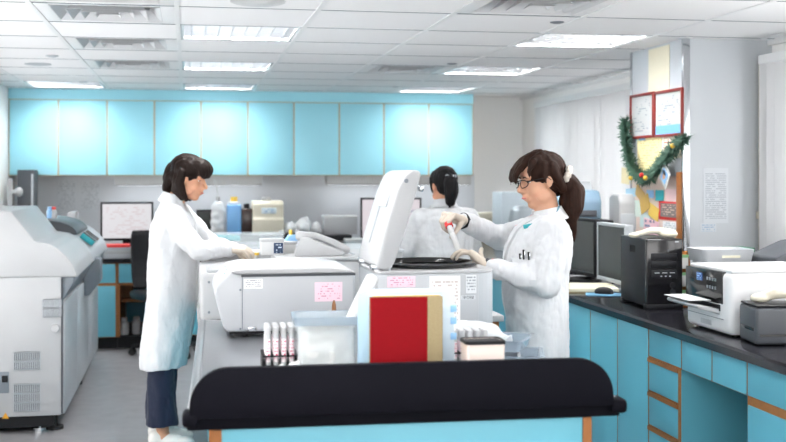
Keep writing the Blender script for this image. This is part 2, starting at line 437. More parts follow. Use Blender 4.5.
# round ceiling fittings
def disc(px, py, r, h, name, label, m='grid', cat='detector'):
    p = PZ(px, py, CEIL); t = thing(name, label, cat, (p.x, p.y, CEIL))
    build(MB().lathe([(0, 0), (r, 0), (r, -h*.3), (r*.9, -h*.6), (0, -h*.6)][::-1], 28), 'rim', m, t)
    build(MB().lathe([(0, -h*.55), (r*.7, -h*.55), (r*.55, -h), (0, -h)][::-1], 24), 'cover', m, t)
disc(258, 1, .12, .016, 'ceiling_speaker', 'round pale ceiling speaker at top centre edge', 'diff', 'speaker')
disc(38, 64, .09, .010, 'ceiling_speaker', 'round grey ceiling speaker near the left wall', 'lgrey', 'speaker')
disc(52, 55.5, .04, .012, 'smoke_detector', 'small round detector beside the left ceiling speaker', 'lgrey')
disc(83, 81.5, .04, .012, 'smoke_detector', 'small round detector near the left end of the blue cabinets', 'lgrey')
disc(557, 22, .035, .008, 'smoke_detector', 'small dark round detector in front of the nearest window-side light', 'grey')
disc(452, 63.5, .035, .008, 'smoke_detector', 'small dark round detector beside the far right diffuser', 'grey')
disc(396, 86.5, .035, .008, 'smoke_detector', 'small dark round detector close above the blue cabinets, centre', 'lgrey')

# vertical blinds
def blind(y0, y1, label, z1, z0):
    t = thing('vertical_blind', label, 'blind', (WX1-.1, (y0+y1)/2, z1))
    build(MB().box(WX1-.13, WX1-.05, y0, y1, z1-.005, z1+.045, .006), 'headrail', 'grid', t, world=True)
    s = MB(); n = int((y1-y0)/.072)
    for k in range(n):
        y = y0+(k+.5)*(y1-y0)/n; a = -R(66 if k not in (9, 12, 13) else 40)+random.uniform(-.2, .2)
        dx, dy = .045*math.cos(a), .045*math.sin(a)
        s.add([(WX1-.09-dx, y-dy, z0), (WX1-.09+dx, y+dy, z0), (WX1-.09+dx, y+dy, z1), (WX1-.09-dx, y-dy, z1),
               (WX1-.088-dx, y-dy, z0), (WX1-.088+dx, y+dy, z0), (WX1-.088+dx, y+dy, z1), (WX1-.088-dx, y-dy, z1)],
              [(0, 1, 2, 3), (7, 6, 5, 4), (0, 4, 5, 1), (2, 6, 7, 3), (1, 5, 6, 2), (3, 7, 4, 0)])
    m = mat('blind_fabric', (228, 229, 231), .8, var=.02)
    nt = m.node_tree; b = nt.nodes['Principled BSDF']; b.inputs['Transmission Weight'].default_value = 0
    tr = nt.nodes.new('ShaderNodeBsdfTranslucent'); tr.inputs[0].default_value = (.9, .9, .9, 1)
    mx = nt.nodes.new('ShaderNodeMixShader'); mx.inputs[0].default_value = .36
    out = nt.nodes['Material Output']; nt.links.new(b.outputs[0], mx.inputs[1]); nt.links.new(tr.outputs[0], mx.inputs[2]); nt.links.new(mx.outputs[0], out.inputs[0])
    build(s, 'slats', m, t, world=True, smooth=False)
blind(6.62, 9.8, 'white vertical blind over the window beyond the pillar', 2.06, .95)
blind(4.7, 5.72, 'pale vertical blind at right edge beyond the white printer', 2.06, .95)

# ------------------------------------------------------------ wall cabinets
CY = 10.2
cx = [WX0+.003]+[PY(p, 130, CY).x for p in ( 107, 201, 294, 384, 473)]
labs = ['blue double-door wall cabinet at the left wall', 'blue wall cabinet second from left, above the left woman', 'blue wall cabinet in the middle of the row', 'blue wall cabinet second from right end of the row', 'blue wall cabinet at right end, above the woman seen from behind']
for k in range(5):
    a, b_ = cx[k], cx[k+1]; z0, z1 = 1.435, 2.105
    t = thing('wall_cabinet', labs[k], 'cabinet', ((a+b_)/2, CY, z0), 0, 'blue wall cabinets')
    build(MB().box(a, b_, CY+.004, WY1-.014, z0, z1), 'carcass', 'woodl', t, world=True)
    for q in range(2):
        x0 = a+(b_-a)*q/2+.006; x1 = a+(b_-a)*(q+1)/2-.006
        build(MB().box(x0, x1, CY, CY+.02, z0+.006, z1-.006, .002), 'door', 'blue_lit', t, world=True)
struct(MB().box(WX0, cx[5], CY-.005, WY1, 2.107, CEIL-.002), 'trim_8', 'blue_lit')
# strip lights under the cabinets
for (p0, p1, lab) in ((115, 262, 'long white strip light under the wall cabinets, left'), (326, 470, 'long white strip light under the wall cabinets, right')):
    a, b_ = PY(p0, 180, CY+.1).x, PY(p1, 180, CY+.1).x
    t = thing('strip_light', lab, 'light', ((a+b_)/2, CY+.1, 1.43), 0, 'strip lights under wall cabinets')
    build(MB().prism([(CY+.05, 1.4348), (CY+.2, 1.4348), (CY+.2, 1.37), (CY+.08, 1.345), (CY+.05, 1.36)], 'X', a, b_, .006), 'housing', 'paper', t, world=True)
    build(MB().box(a+.02, b_-.02, CY+.09, CY+.19, 1.345, 1.36, .004), 'diffuser', 'strip', t, world=True)
# ------------------------------------------------------------ back bench
BY, BZ = 9.52, .75
def base_unit(label, x0, x1, y0, y1, z1, kind, cat='cabinet', group=None):
    """a floor cabinet facing -Y: wood-edged carcass, blue doors"""
    t = thing('base_cabinet', label, cat, ((x0+x1)/2, (y0+y1)/2, 0), 0, group)
    if kind == 'door':
        build(MB().box(x0, x1, y0+.004, y1, .1, z1), 'carcass', 'wood', t, world=True)
        build(MB().box(x0+.012, x1-.012, y0, y0+.02, .105, z1-.19, .002), 'door', 'blue', t, world=True)
        build(MB().box(x0+.012, x1-.012, y0, y0+.02, z1-.165, z1-.008, .002), 'drawer', 'blue', t, world=True)
    if kind == 'open':
        build(MB().box(x0, x0+.02, y0, y1, .1, z1-.17).box(x1-.02, x1, y0, y1, .1, z1-.17).box(x0, x1, y0+.02, y1, z1-.19, z1), 'carcass', 'wood', t, world=True)
        build(MB().box(x0+.012, x1-.012, y0, y0+.02, z1-.165, z1-.008, .002), 'drawer', 'blue', t, world=True)
        build(MB().box(x0+.02, x1-.02, y1-.02, y1, .1, z1-.19), 'back_panel', 'blue', t, world=True)
        build(MB().box(x0+.02, x1-.02, y0+.25, y1-.02, .36, .38), 'shelf', 'wood', t, world=True)
    build(MB().box(x0, x1, y0+.06, y1, 0, .1), 'plinth', 'dark', t, world=True)
    return t
bx = [PY(p, 300, BY).x for p in (40, 117, 168)]
base_unit('blue base cabinet on the back wall left of the chair', bx[0]-.25, bx[1], BY, WY1-.02, BZ-.035, 'door')
base_unit('open kneehole unit with brown shelf behind the office chair', bx[1]+.002, bx[2], BY, WY1-.02, BZ-.035, 'open')
base_unit('blue base cabinet on the back wall behind the left woman', bx[2]+.002, bx[2]+.9, BY, WY1-.02, BZ-.035, 'door')
base_unit('blue base cabinet on the back wall behind the open centrifuge lid', bx[2]+.902, 2.4, BY, WY1-.02, BZ-.035, 'door')
t = thing('worktop', 'black worktop along the back wall', 'worktop', (.45, 10, BZ-.035))
build(MB().box(WX0+.01, 2.45, BY-.02, WY1-.014, BZ-.035, BZ, .008), 'slab', 'btop', t, world=True)
# office chair at the kneehole
t = thing('office_chair', 'black office chair tucked under the back bench beside left woman', 'chair', (-.17, 9.12, 0), R(20))
bk = MB().prism([(.20, .52), (.245, .60), (.27, .75), (.27, .95), (.24, 1.0), (.23, .95), (.23, .75), (.205, .62), (.17, .53)], 'X', -.2, .2, .012)
build(bk, 'backrest', 'dark', t); build(MB().box(-.23, .23, -.22, .22, .45, .52, .03, 3), 'seat', 'dark', t)
build(MB().tube([(0, .1, .44), (0, .24, .44), (0, .28, .55), (0, .27, .7)], .02), 'back_support', 'dark', t)
build(MB().cyl((0, 0, .1), (0, 0, .45), .03), 'gas_post', 'chrome', t)
for k in range(5):
    a = k*2*math.pi/5; q = build(MB().tube([(0, 0, .11), (.27*math.cos(a), .27*math.sin(a), .07)], [.025, .016]), 'foot', 'dark', t)
    build(MB().cyl((.27*math.cos(a)-.02*math.sin(a), .27*math.sin(a)+.02*math.cos(a), .028), (.27*math.cos(a)+.02*math.sin(a), .27*math.sin(a)-.02*math.cos(a), .028), .028), 'caster', 'rubber', q)
# things on the kneehole shelf
t = thing('storage_box', 'brown box on the shelf of the open kneehole unit', 'box', (-.56, 9.95, .38))
build(MB().box(-.1, .1, -.08, .08, 0, .12, .01), 'body', 'cork', t); build(MB().box(-.105, .105, -.085, .085, .12, .14, .006), 'lid', 'brown', t)

for k, (x, y, lab) in enumerate(((-.62, 9.7, 'left clear jar at the bottom of the open kneehole unit'), (-.52, 9.66, 'middle clear jar at the bottom of the open kneehole unit'), (-.42, 9.7, 'right clear jar at the bottom of the open kneehole unit'))):
    t = thing('plastic_jar', lab, 'jar', (x, y, .1), 0, 'clear jars in the kneehole unit')
    build(MB().lathe([(0, 0), (.035, 0), (.04, .01), (.04, .1), (.025, .12), (0, .12)], 18), 'body', 'clear2', t); build(MB().cyl((0, 0, .12), (0, 0, .145), .026), 'cap', 'white', t)
def monitor(name, label, loc, rz, w, h, bezel, screen, standz=.1, tilt=0):
    t = thing(name, label, 'monitor', loc, rz)   # faces -Y
    b = .016
    fr = MB(); z0 = standz
    fr.box(-w/2, w/2, -.005, .035, z0, z0+h, .006)
    build(fr, 'casing', bezel, t)
    build(MB().box(-w/2, w/2, -.012, -.004, z0, z0+b+.006, .002).box(-w/2, w/2, -.012, -.004, z0+h-b, z0+h, .002).box(-w/2, -w/2+b, -.012, -.004, z0+b, z0+h-b, .002).box(w/2-b, w/2, -.012, -.004, z0+b, z0+h-b, .002), 'bezel', bezel, t)
    build(MB().box(-w/2+b, w/2-b, -.008, -.004, z0+b, z0+h-b), 'screen', screen, t)
    st = MB().box(-.035, .035, .035, .06, .015, z0+h*.5, .006); build(st, 'stand', bezel, t)
    build(MB().lathe([(0, 0), (.11, 0), (.11, .008), (.04, .018), (0, .018)], 28), 'base', bezel, t)
    return t
scr1 = print_mat('screen_table', (232, 230, 234), (222, 206, 210), 16, cols=8, emit=.62, thr=.52, rough=.2)
scr2 = print_mat('screen_chart', (236, 226, 232), (186, 190, 206), 9, cols=5, emit=.6, thr=.6, rough=.2)
p = PY(127, 240, 9.85); monitor('monitor', 'lit black-framed monitor on the back bench left of the left woman', (p.x, 9.85, BZ), R(4), .44, .33, 'dark', scr1, .13)
p = PY(391, 240, 9.75); monitor('monitor', 'lit black-framed monitor behind the open centrifuge lid', (p.x, 9.75, BZ), R(-6), .54, .37, 'dark', scr2, .12)
# papers and books below the left monitor
p = PY(120, 250, 9.66)
def stack(name, label, loc, rz, w, d, layers, cat):
    t = thing(name, label, cat, loc, rz); z = 0
    for nm, h, m in layers:
        j = random.uniform(-.008, .008); build(MB().box(-w/2+j, w/2+j, -d/2, d/2, z, z+h, .002), nm, m, t); z += h+.0005
    return t
stack('paper_tray', 'grey document trays with a red top below the left monitor', (p.x-.02, 9.62, BZ), R(3), .22, .18, [('tray', .035, 'lgrey'), ('tray', .03, 'white'), ('tray', .025, 'lgrey'), ('folder', .022, 'redp')], 'tray')
p = PY(146, 250, 9.62); stack('paper_stack', 'pale greenish paper stack right of the red-topped trays', (p.x+.03, 9.62, BZ), R(-6), .2, .18, [('sheets', .03, 'pad'), ('sheets', .012, 'paper')], 'paper')
# left-back corner: upright grey instrument and a white stand
p = PY(26, 200, 9.9)
t = thing('upright_panel', 'dark grey upright cabinet behind the large white analyzer', 'equipment', (p.x, 10.0, BZ))
build(MB().box(-.07, .07, -.12, .12, 0, .735, .008), 'body', 'dgrey', t); build(MB().box(.045, .062, -.126, -.118, .03, .7, .003), 'edge_strip', 'lgrey', t)
p = PY(9, 200, 9.7)
t = thing('clamp_stand', 'white clamp stand with round knob at far left behind the analyzer', 'stand', (p.x, 9.75, BZ))
build(MB().box(-.08, .08, -.08, .08, 0, .02, .005), 'base', 'white', t); build(MB().box(-.02, .02, -.012, .012, .02, .66, .005), 'post', 'white', t)
build(MB().cyl((.02, 0, .55), (.07, 0, .55), .02).ell((.075, 0, .55), (.03, .03, .04)), 'knob', 'white', t)
# notices on the grey back panel
nm = print_mat('faint_notice', (214, 219, 224), (186, 192, 198), 16, cols=10)
for (a, b_, c_, d_, lab) in ((55, 77, 178, 213, 'left pale notice taped to the grey back panel'), (79, 101, 179, 212, 'right pale notice taped to the grey back panel')):
    q = PY(a, c_, WY1-.013); r_ = PY(b_, d_, WY1-.013)
    tag(build(MB().box(q.x, r_.x, WY1-.0145, WY1-.0125, r_.z, q.z), 'notice', nm), lab, 'notice')
# raised shelf on the back bench
SH = .915
a, b_ = PY(200, 236, 9.72).x, PY(352, 236, 9.72).x
t = thing('bench_shelf', 'raised bench shelf with black edge along the back bench', 'shelf', ((a+b_)/2, 9.9, BZ))
build(MB().box(a, b_, 9.72, 10.2, SH-.05, SH, .004), 'board', 'dark', t, world=True)
for x in (a, (a+b_)/2-.1, b_-.06): build(MB().box(x, x+.06, 9.74, 10.18, BZ, SH-.05, .004), 'support', 'white', t, world=True)
def shelf_x(px): return PY(px, 230, 9.9).x
# medical bag / jug
t = thing('fluid_bag', 'white crumpled plastic fluid bag with thin tube beside blue bottle', 'bag', (shelf_x(218), 9.9, SH))
fuse(MB().ell((0, 0, .19), (.065, .035, .12)).ell((.01, 0, .09), (.06, .035, .08)).box(-.06, .055, -.03, .03, .0, .16), 'bag_body', 'bag', t, .01, 3, lambda c, n: .012*noise.noise(c*22))
build(MB().cyl((0, 0, .29), (0, 0, .34), .018), 'cap', 'white', t); build(MB().tube([(0, 0, .34), (-.01, 0, .42), (-.04, .01, .50)], .005), 'tube', 'clear2', t)
t = thing('reagent_bottle', 'square sky-blue bottle with a yellow cap on the bench shelf', 'bottle', (shelf_x(234), 9.9, SH))
build(MB().box(-.062, .062, -.06, .06, 0, .27, .015, 3), 'body', 'bluec', t); build(MB().box(-.055, .055, -.05, .05, .27, .295, .012), 'shoulder', 'clear2', t); build(MB().cyl((0, 0, .295), (0, 0, .335), .03), 'cap', 'yellow', t)
t = thing('reagent_bottle', 'square dark brown bottle beside the sky-blue bottle', 'bottle', (shelf_x(246.5), 9.9, SH))
build(MB().box(-.05, .05, -.05, .05, 0, .235, .015, 3), 'body', 'brown', t); build(MB().cyl((0, 0, .235), (0, 0, .275), .026), 'cap', 'dark', t)
t = thing('bench_analyzer', 'cream bench analyzer with small display on the bench shelf', 'equipment', (shelf_x(267.5), 9.92, SH))
build(MB().prism([(-.14, 0), (.14, 0), (.14, .3), (-.08, .3), (-.12, .27), (-.12, .155), (-.14, .14)], 'X', -.135, .135, .012, 3), 'body', 'cream', t)
build(MB().box(-.06, .07, -.127, -.118, .19, .24, .002), 'display', print_mat('small_display', (214, 226, 232), (130, 170, 200), 3, cols=5, thr=.45), t)
build(MB().box(-.05, .03, -.05, .05, .3, .33, .01), 'top_cap', 'white', t)
t = thing('display_unit', 'small dark monitor behind the white fluid bag', 'monitor', (shelf_x(207), 10.05, SH))
build(MB().box(-.09, .11, -.015, .015, .0, .22, .006), 'casing', 'dark', t); build(MB().box(-.08, .1, -.018, -.014, .02, .2), 'screen', 'screen', t)
for k, (px, w, h, lab) in enumerate(((289, .12, .11, 'low crumpled white plastic bag right of the cream analyzer'), (303, .14, .15, 'taller crumpled white plastic bag in the middle of the bench shelf'), (315, .09, .11, 'small crumpled white bag against the white box on the bench shelf'))):
    t = thing('plastic_bag', lab, 'bag', (shelf_x(px), 9.86, SH), 0, 'crumpled bags on the bench shelf')
    sd = k*7.1
    fuse(MB().ell((0, 0, h*.5), (w/2, .09, h*.46)).ell((w*.15, 0, h*.7), (w*.22, .06, h*.35)).box(-w*.35, w*.35, -.06, .06, .02, h*.3), 'film', 'bag', t, .009, 2, lambda c, n: .016*noise.noise(c*22+Vector((sd, 0, 0))))
t = thing('carton', 'plain white carton at right end of the bench shelf', 'box', (shelf_x(340), 9.95, SH))
build(MB().box(-.15, .15, -.1, .1, 0, .16, .004), 'body', 'white', t); build(MB().box(-.152, .152, -.102, .102, .14, .165, .003), 'lid', 'paper', t)
# papers right of shelf
p = PY(357, 250, 9.7); stack('paper_tray', 'white and grey letter trays left of the chart monitor', (p.x-.03, 9.66, BZ), 0, .17, .2, [('tray', .03, 'white'), ('tray', .03, 'lgrey'), ('tray', .03, 'white'), ('tray', .025, 'lgrey'), ('sheets', .02, 'paper')], 'tray')
p = PY(403, 262, 9.6); stack('keyboard_stand', 'dark keyboard in front of the chart monitor', (p.x, 9.62, BZ), 0, .3, .13, [('base', .02, 'dgrey'), ('keys', .012, 'dark')], 'keyboard')

# ------------------------------------------------------------ second island (behind the centrifuges)
TZ, TY = .77, 5.2
tx0, tx1 = .05, 1.50
t = thing('lab_table', 'blue wood-edged lab table the left woman works at', 'table', ((tx0+tx1)/2, 6, 0))
build(MB().box(tx0, tx1, TY, 6.95, TZ-.03, TZ, .004), 'top', 'white', t, world=True)
build(MB().box(tx0+.05, tx0+.08, TY+.03, TY+.06, 0, TZ-.03).box(tx1-.05, tx1-.02, TY+.02, TY+.06, 0, TZ-.03).box(tx0+.08, tx1-.05, TY+.05, TY+.07, 0, .08), 'edging', 'wood', t, world=True)
build(MB().box(tx0+.06, tx1-.03, TY+.062, 6.88, .0, TZ-.032).box(tx0+.085, tx1-.055, TY+.04, TY+.062, .08, TZ-.032), 'body', 'blue', t, world=True)
t = thing('benchtop_device', 'white benchtop device under the left woman\'s hands', 'equipment', (.18, 5.6, TZ))
build(MB().box(.06, .37, 5.25, 6.0, TZ, .99, .02, 3), 'body', 'white', t, world=True); build(MB().box(.09, .34, 5.28, 5.6, .99, 1.005, .01), 'lid', 'whiteb', t, world=True)
for z in (.81, .95): build(MB().cyl((.10, 5.252, z), (.10, 5.246, z), .006), 'screw', 'grey', t, world=True)
t = thing('benchtop_cabinet', 'white benchtop cabinet carrying the telephone, behind the closed centrifuge', 'equipment', (.66, 5.5, TZ))
build(MB().box(.42, .905, 5.22, 5.75, TZ, 1.045, .012, 3), 'body', 'white', t, world=True); build(MB().box(.41, .915, 5.21, 5.76, 1.045, 1.06, .005), 'top', 'white', t, world=True)
ZT = 1.06
# telephone
p = PD(322, 250, 5.35)
t = thing('desk_telephone', 'white desk telephone on the cabinet behind the closed centrifuge', 'telephone', (p.x, 5.36, ZT), R(-4))
build(MB().prism([(-.13, 0), (.10, 0), (.11, .02), (-.06, .088), (-.10, .088)], 'Y', -.08, .08, .006), 'body', 'white', t)
build(MB().tube([(-.12, -.03, .02), (-.085, -.03, .0)], .012).box(-.12, -.10, -.07, .07, 0, .05, .004), 'stand', 'lgrey', t)
fuse(MB().chain([(-.105, -.02, .098), (-.03, -.02, .095), (.06, -.02, .06), (.12, -.02, .025)], [.02, .017, .018, .02]).ell((-.095, -.02, .088), (.03, .028, .02)).ell((.11, -.02, .03), (.03, .028, .018)), 'handset', 'white', t, .005, 4)
kp = MB()
for i in range(3):
    for j in range(4): kp.box(-.02+j*.022, -.004+j*.022, .035+i*.014-.01, .045+i*.014-.01, .072-j*.0088, .078-j*.0088, .001)
build(kp, 'keypad', 'sky', t)
cd = [(.11+.006*math.cos(k*1.3)+k*.0012, -.02+.006*math.sin(k*1.3), .02-.0004*k) for k in range(40)]
build(MB().tube(cd, .0025, 6), 'cord', 'lgrey', t)
# small boxes etc. on a rear bench unit
t = thing('benchtop_cabinet', 'low white bench unit under the clear container, behind the left woman\'s hands', 'equipment', (.75, 6.45, TZ))
build(MB().box(.11, 1.2, 6.22, 6.85, TZ, 1.01, .01), 'body', 'white', t, world=True); build(MB().box(.10, 1.21, 6.21, 6.86, 1.01, 1.022, .004), 'top', 'lgrey', t, world=True)
ZR = 1.022
p0, p1 = PD(212, 245, 6.6), PD(281, 245, 6.6)
t = thing('clear_container', 'long clear plastic container with teal racks, behind the hands', 'container', (.60, 6.55, ZR))
cb = MB(); x0, x1 = .13, p1.x
cb.box(x0, x1, 6.42, 6.66, ZR, ZR+.006).box(x0, x1, 6.42, 6.425, ZR, ZR+.078).box(x0, x1, 6.655, 6.66, ZR, ZR+.078).box(x0, x0+.005, 6.42, 6.66, ZR, ZR+.1).box(x1-.005, x1, 6.42, 6.66, ZR, ZR+.1)
build(cb, 'walls', 'clear', t, world=True); build(MB().box(x0-.006, x1+.006, 6.414, 6.666, ZR+.078, ZR+.088, .004), 'lid', 'clear', t, world=True)
p = PD(226, 240, 6.5)
t = thing('tip_rack', 'flat teal tip rack inside the left of the clear container', 'rack', (x0+.09, 6.54, ZR+.006))
build(MB().box(-.08, .08, -.09, .09, 0, .04, .006), 'body', 'clear2', t); build(MB().box(-.08, .08, -.09, .09, .04, .066, .006), 'lid', 'teal', t)
for k, (px, w, h, lab) in enumerate(((258, .10, .055, 'plain low white box left of the labelled white box'), (274, .11, .075, 'white box with a dark blue label behind the closed centrifuge'))):
    p = PD(px, 250, 5.3)
    t = thing('carton', lab, 'box', (p.x if k else .445+.05, 5.45 if k else 5.55, ZT))
    x = -.055 if k else -.05
    build(MB().box(x, -x, -.05, .05, 0, h, .003), 'body', 'paper', t); build(MB().box(x-.002, -x+.002, -.052, .052, h-.012, h+.002, .002), 'lid', 'white', t)
    if k: build(MB().box(.005, .05, -.053, -.0495, .008, h-.016), 'label', print_mat('blue_label', (40, 62, 92), (200, 214, 230), 4, cols=5, thr=.55), t)
p = PD(297, 245, 5.5)
t = thing('clamp_holder', 'light blue plastic holder left of the telephone', 'holder', (p.x, 5.62, ZT))
build(MB().prism([(-.06, 0), (.055, 0), (.055, .03), (.03, .085), (-.03, .085), (-.06, .04)], 'Y', -.04, .04, .005), 'body', 'sky', t)
build(MB().cyl((-.02, 0, .085), (-.02, 0, .11), .009), 'knob', 'yellow', t); build(MB().cyl((.012, 0, .085), (.012, 0, .108), .009), 'knob', 'white', t)
t = thing('sample_vial', 'white vial with a yellow cap by the left woman\'s hand', 'vial', (.36, 5.9, .99))
build(MB().cyl((0, 0, 0), (0, 0, .035), .012), 'body', 'white', t); build(MB().cyl((0, 0, .035), (0, 0, .048), .0125), 'cap', 'yellow', t)

# ------------------------------------------------------------ island
IA = R(-1.5); IL = Vector((0.0, 2.86, 0)); IW, ID, IZ = 1.135, 1.80, .85
isl = thing('lab_island', 'lab island with steel top and black raised front board', 'island', IL, IA)
build(MB().box(.012, IW-.012, .03, ID, IZ-.035, IZ, .004), 'steel_top', 'steel', isl)
lip = MB()
for x in (.0, IW-.03): build(MB().box(x, x+.03, .005, ID, IZ-.03, IZ+.006, .010, 3), 'steel_lip', 'steel', isl)
nose = MB().box(-.012, .03, -.03, .045, IZ-.034, IZ+.004, .012, 3).box(IW-.03, IW+.014, -.03, .045, IZ-.034, IZ+.004, .012, 3).box(.0, IW, -.0, .03, IZ-.045, IZ-.005)
build(nose, 'black_nosing', 'black', isl)
# raised front board with rounded upper corners
pts = [(.006, IZ-.012), (IW-.025, IZ-.012)]
rr = .098; zt = IZ+.115
for k in range(13):
    a = R(90*k/12); pts.append((IW-.025-rr+rr*math.cos(a), zt-rr+rr*math.sin(a)))
for k in range(13):
    a = R(90+90*k/12); pts.append((.006+rr+rr*math.cos(a), zt-rr+rr*math.sin(a)))
build(MB().prism(pts, 'Y', -.028, -.004, .003), 'front_board', 'black', isl)
build(MB().box(.064, IW-.073, .063, ID-.04, 0.0, IZ-.035), 'body', 'blue', isl)
build(MB().box(.085, IW-.095, .02, .06, .0, IZ-.05, .002), 'front_panel', 'blue', isl)
for x in (.062, IW-.095): build(MB().box(x, x+.024, .016, .062, 0, IZ-.05), 'wood_edging', 'wood', isl)

# closed centrifuge
def C1(px, py): q = PD(px, py, 4.2); return (q.x, q.z)
CYF, CYB = 4.13, 4.58
t = thing('centrifuge', 'closed white benchtop centrifuge with pink sticker on the steel island', 'centrifuge', (.36, 4.35, IZ), 0)
ZB = IZ+.022
xr = C1(354, 300)[0]
prof = [(C1(226, 0)[0], ZB), (C1(222, 0)[0], ZB+.02)]+[C1(*q) for q in ((213.5, 291), (215, 284), (231, 267.5), (238, 272))]+[(xr, C1(0, 272)[1]), (xr, ZB)]
build(MB().prism(prof, 'Y', CYF, CYB, .012, 3), 'body', 'whiteb', t, world=True)
zl = C1(0, 273)[1]
lid = [(C1(229, 0)[0], C1(0, 270)[1])]+[C1(*q) for q in ((232, 268), (241, 266.3), (285, 265.5), (330, 266.5), (350, 269))]+[(xr+.002, C1(0, 272)[1]), (C1(241, 0)[0], C1(0, 272)[1])]
dz = -.012
build(MB().prism([(a, b_+dz*0) for a, b_ in lid], 'Y', CYF-.004, CYB+.004, .008, 3), 'lid', 'white', t, world=True)
build(MB().box(C1(240, 0)[0], xr+.001, CYF-.003, CYF+.01, zl-.006, zl+.002), 'lid_seam', 'dgrey', t, world=True)
build(MB().box(C1(240.5, 0)[0], C1(241.3, 0)[0], CYF-.0015, CYF+.004, ZB+.01, zl-.004), 'panel_seam', 'grey', t, world=True)
a = C1(242.5, 276.5); b_ = C1(261, 286)
build(MB().box(a[0], b_[0], CYF-.0015, CYF+.002, b_[1], a[1]), 'rating_label', print_mat('rating_label', (236, 237, 238), (150, 150, 156), 5, cols=12, thr=.45), t, world=True)
a = C1(313, 281); b_ = C1(341, 300)
build(MB().box(a[0], b_[0], CYF-.0015, CYF+.002, b_[1], a[1]), 'pink_label', print_mat('pink_label', (238, 206, 218), (206, 150, 172), 8, cols=10, thr=.55), t, world=True)
a = C1(246, 323); b_ = C1(254.5, 327.5)
build(MB().box(a[0], b_[0], CYF-.004, CYF+.003, b_[1], a[1], .004), 'latch', 'chrome', t, world=True)
for (px, py) in ((239, 287), (239, 325)): q = C1(px, py); build(MB().cyl((q[0], CYF+.003, q[1]), (q[0], CYF-.003, q[1]), .004), 'screw', 'grey', t, world=True)
# control panel on the slanted left end
a = C1(216.5, 283.5); b_ = C1(230, 269); n = Vector((-(b_[1]-a[1]), 0, b_[0]-a[0])).normalized()
def onslope(s_, y, o): return (a[0]+(b_[0]-a[0])*s_+n.x*o, y, a[1]+(b_[1]-a[1])*s_+n.z*o)
vs = [onslope(s_, y, o) for o in (-.002, .002) for s_ in (.05, .95) for y in (CYF+.03, CYB-.03)]
build(MB().add(vs, [(0, 1, 3, 2), (4, 6, 7, 5), (0, 4, 5, 1), (2, 3, 7, 6), (0, 2, 6, 4), (1, 5, 7, 3)]), 'control_panel', print_mat('control_panel', (206, 216, 224), (110, 140, 170), 5, ha='Y', cols=6, thr=.5), t, world=True, smooth=False)
for (x, y) in ((C1(240, 0)[0], CYF+.06), (xr-.05, CYF+.06), (C1(240, 0)[0], CYB-.06), (xr-.05, CYB-.06)):
    build(MB().cyl((x, y, IZ), (x, y, ZB+.004), .026), 'rubber_foot', 'rubber', t, world=True)
build(MB().box(C1(226, 0)[0]+.01, xr-.005, CYF+.012, CYB-.012, IZ+.012, ZB+.002), 'base_plate', 'dark', t, world=True)

# open centrifuge
Y2, B2 = 4.0, 4.46
xa, xb = PY(376, 300, Y2).x, PY(497, 300, Y2).x
ZC = PY(430, 270, Y2+.02).z
t = thing('centrifuge', 'white centrifuge with its lid propped open in front of right woman', 'centrifuge', ((xa+xb)/2, 4.2, IZ), 0)
pr = []
for (cx_, cy_, a0) in ((xb-.07, Y2+.07, -90), (xb-.05, B2-.05, 0), (xa+.05, B2-.05, 90), (xa+.03, Y2+.03, 180)):
    r_ = .07 if a0 == -90 else (.03 if a0 == 180 else .05)
    for k in range(7): an = R(a0+15*k); pr.append((cx_+r_*math.cos(an), cy_+r_*math.sin(an)))
build(MB().prism(pr, 'Z', IZ+.02, ZC-.012, .004), 'body', 'lgrey', t, world=True)
build(MB().prism(pr, 'Z', ZC-.012, ZC, .004), 'top_plate', 'white', t, world=True)
build(MB().box(xa+.004, xb-.07, Y2-.004, Y2+.01, IZ+.03, ZC-.014, .003), 'front_panel', 'whiteb', t, world=True)
cxm, cym = (xa+xb)/2+.012, (Y2+B2)/2+.005
build(MB().lathe([(.185, ZC), (.192, ZC+.004), (.192, ZC+.014), (.175, ZC+.018), (.165, ZC+.01), (.15, ZC-.02), (.0, ZC-.03), (.0, ZC-.035), (.16, ZC-.03)], 40, cx=cxm, cy=cym), 'chamber_gasket', 'gloss', t, world=True)
build(MB().lathe([(.0, ZC-.028), (.12, ZC-.028), (.13, ZC-.012), (.10, ZC-.006), (.03, ZC+.004), (0, ZC+.004)], 30, cx=cxm, cy=cym), 'rotor', 'dgrey', t, world=True)
for (px, py, qx, qy, nm, m) in ((387, 276.5, 415, 287, 'pink_label', print_mat('pink_label_b', (238, 206, 218), (206, 150, 172), 5, cols=10)), (429, 276, 460, 324, 'instruction_sheet', print_mat('instruction_sheet', (232, 230, 228), (196, 184, 180), 14, cols=9)), (465.5, 275, 476, 293, 'rating_label', print_mat('rating_label_b', (218, 221, 224), (150, 155, 160), 6, cols=6, thr=.45)), (461, 295.5, 475, 299, 'barcode', print_mat('bar_code', (212, 216, 220), (70, 74, 80), 1, cols=40, duty=1, thr=.5))):
    q, r_ = PY(px, py, Y2), PY(qx, qy, Y2); build(MB().box(q.x, r_.x, Y2-.006, Y2-.003, r_.z, q.z), nm, m, t, world=True)
build(MB().box(xa+.05, xa+.09, Y2+.05, Y2+.09, IZ, IZ+.022).box(xb-.09, xb-.05, Y2+.06, Y2+.1, IZ, IZ+.022).box(xa+.05, xa+.09, B2-.1, B2-.06, IZ, IZ+.022).box(xb-.09, xb-.05, B2-.1, B2-.06, IZ, IZ+.022), 'feet', 'rubber', t, world=True)
